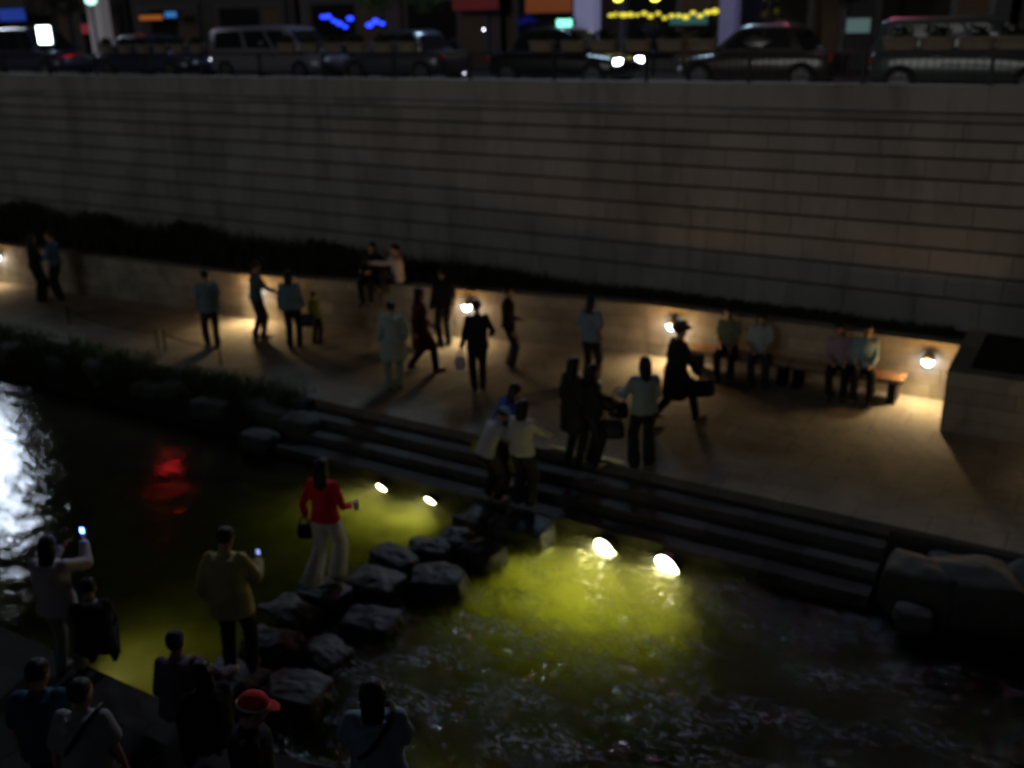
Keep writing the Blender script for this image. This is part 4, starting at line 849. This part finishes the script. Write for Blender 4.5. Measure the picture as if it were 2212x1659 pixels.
def column(px0, px1, col, label, Y=30.8, e=.1):
    a = at(px0, 60, Y).x; b = at(px1, 60, Y).x; r = empty('lit_column', ((a + b) / 2, Y, STZ)); tag(r, label, 'column')
    m = mat('column_stone_glow', col, .7, var=.1, emit=col, es=e)  # faint emission stands in for light falling on the stone
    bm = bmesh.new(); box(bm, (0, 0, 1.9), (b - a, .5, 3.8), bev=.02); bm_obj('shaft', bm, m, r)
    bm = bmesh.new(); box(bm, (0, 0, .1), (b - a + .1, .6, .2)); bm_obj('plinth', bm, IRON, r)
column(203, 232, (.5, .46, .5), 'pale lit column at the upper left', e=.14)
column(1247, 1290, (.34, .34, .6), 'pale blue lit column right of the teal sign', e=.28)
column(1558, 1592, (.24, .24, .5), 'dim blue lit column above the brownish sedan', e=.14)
def lamp_small(px, py, Y, col, e, label, r_=.14):
    v = at(px, py, Y); r = empty('street_lamp', (v.x, Y, STZ)); tag(r, label, 'street lamp')
    hz = v.z - STZ
    bm = bmesh.new(); cyl(bm, (0, 0, 0), (0, 0, hz), .05, .035); bm_obj('pole', bm, BLACK, r)
    bm = bmesh.new(); ball(bm, (0, 0, hz + r_ * .6), r_, 3, (1, 1, .8)); bm_obj('globe', bm, glow('lamp_globe', col, e), r, True)
lamp_small(197, 8, 27.5, (.5, 1, .85), 2.0, 'street lamp with a pale green globe at the upper left', .22)
lamp_small(1335, 2, 27.5, (.9, .9, .1), 3.5, 'left one of the two yellow globe lamps above the middle pots', .14)
lamp_small(1415, 1, 27.5, (.9, .9, .1), 4.0, 'right one of the two yellow globe lamps above the middle pots', .14)
# strings of lights
def light_string(px0, px1, py, Y, col, e, n, label, sz=.05, jit=8):
    a = at(px0, py, Y); b = at(px1, py, Y); r = empty('string_lights', ((a.x + b.x) / 2, Y, a.z)); tag(r, label, 'string lights'); rr = random.Random(n)
    pts = [a.lerp(b, (k + .5) / n) + Vector((0, 0, rr.uniform(-1, 1) * jit * .012)) - r.location for k in range(n)]
    bm = bmesh.new()
    for p, q in zip(pts, pts[1:]): cyl(bm, p, q, .008, seg=5)
    bm_obj('cable', bm, BLACK, r); m = glow('bulb', col, e)
    for p in pts:
        bm = bmesh.new(); ball(bm, p - Vector((0, 0, sz)), sz * rr.uniform(.7, 1.2), 2, (1.3, 1, .8)); bm_obj('bulb', bm, m, r, True)
light_string(692, 762, 38, 27, (.02, .05, 1), 2.5, 6, 'string of blue lights above the silver blue sedan, left half', .09, 16)
light_string(790, 832, 40, 27, (.02, .05, 1), 3.0, 3, 'short string of blue lights beside the green tree', .10, 16)
light_string(1312, 1552, 25, 29, (.75, .65, .05), 1.3, 16, 'string of yellow lights above the middle row of pots', .08, 8)
for px, py, Y in ((455, 128, 22.9), (1003, 160, 21.5), (1500, 100, 22.3), (885, 68, 24.5), (1045, 64, 26)):  # glowing bulbs added in place of street light glints, no real lamps here
    v = at(px, py, Y); r = empty('glint_bulb', v); tag(r, {455: 'small white glint bulb at the front of the white van', 1003: 'small bluish glint bulb low behind the fence left of the black sedan', 1500: 'small white chrome glint bulb at the tail of the brownish sedan', 885: 'small dim white glint bulb under the green tree', 1045: 'small white glint bulb above the front of the black sedan'}[px], 'glint')
    bm = bmesh.new(); cyl(bm, (0, .06, 0), (0, 0, 0), .03, .04, 12); bm_obj('housing', bm, BLACK, r)
    bm = bmesh.new(); ball(bm, (0, 0, 0), .03, 2, (1, .6, 1)); bm_obj('bulb', bm, glow('marker', (.8, .8, 1), 9), r, True)
# trees along the street
def tree(px, Y, crz, rad, label, m, n=5200, seed=1, lf=.055):
    v = at(px, 60, Y); rr = random.Random(seed); r = empty('street_tree', (v.x, Y, STZ)); tag(r, label, 'tree', 'trees along the street')
    bm = bmesh.new(); pts = [(0, 0, 0), (.05, .02, 1.2), (-.04, .03, crz - rad * .2)]
    for p, q, a, b in zip(pts, pts[1:], (.14, .11), (.11, .08)): cyl(bm, p, q, a, b, 10)
    for k in range(7):
        t = k * .9; cyl(bm, (-.04, .03, crz - rad * .6), (math.cos(t) * rad * .6, math.sin(t) * rad * .5, crz + rad * .2 * (k % 3 - .6)), .05, .015, 7)
    bm_obj('trunk', bm, BARK, r)
    bm = bmesh.new()
    for k in range(9):
        t = k * 2.4; c = Vector((math.cos(t) * rad * .55, math.sin(t) * rad * .5, crz + (k % 4 - 1.5) * rad * .32)); leaves(bm, c, rad * .5, n // 9, lf, rr, .8)
    bm_obj('crown', bm, m, r)
tree(868, 24.8, 3.0, 1.35, 'green lit tree between the blue lights and the middle', LEAF2, seed=4)
tree(1760, 26.5, 3.0, 1.5, 'dark tree behind the gap right of the brownish sedan', LEAF, seed=5)
tree(120, 29.5, 3.4, 1.5, 'dark tree above the white light box sign', LEAF, seed=6)
tree(1660, 29.5, 3.8, 1.6, 'dark tree right of the dim blue column', LEAF, seed=8)


finish_remesh()
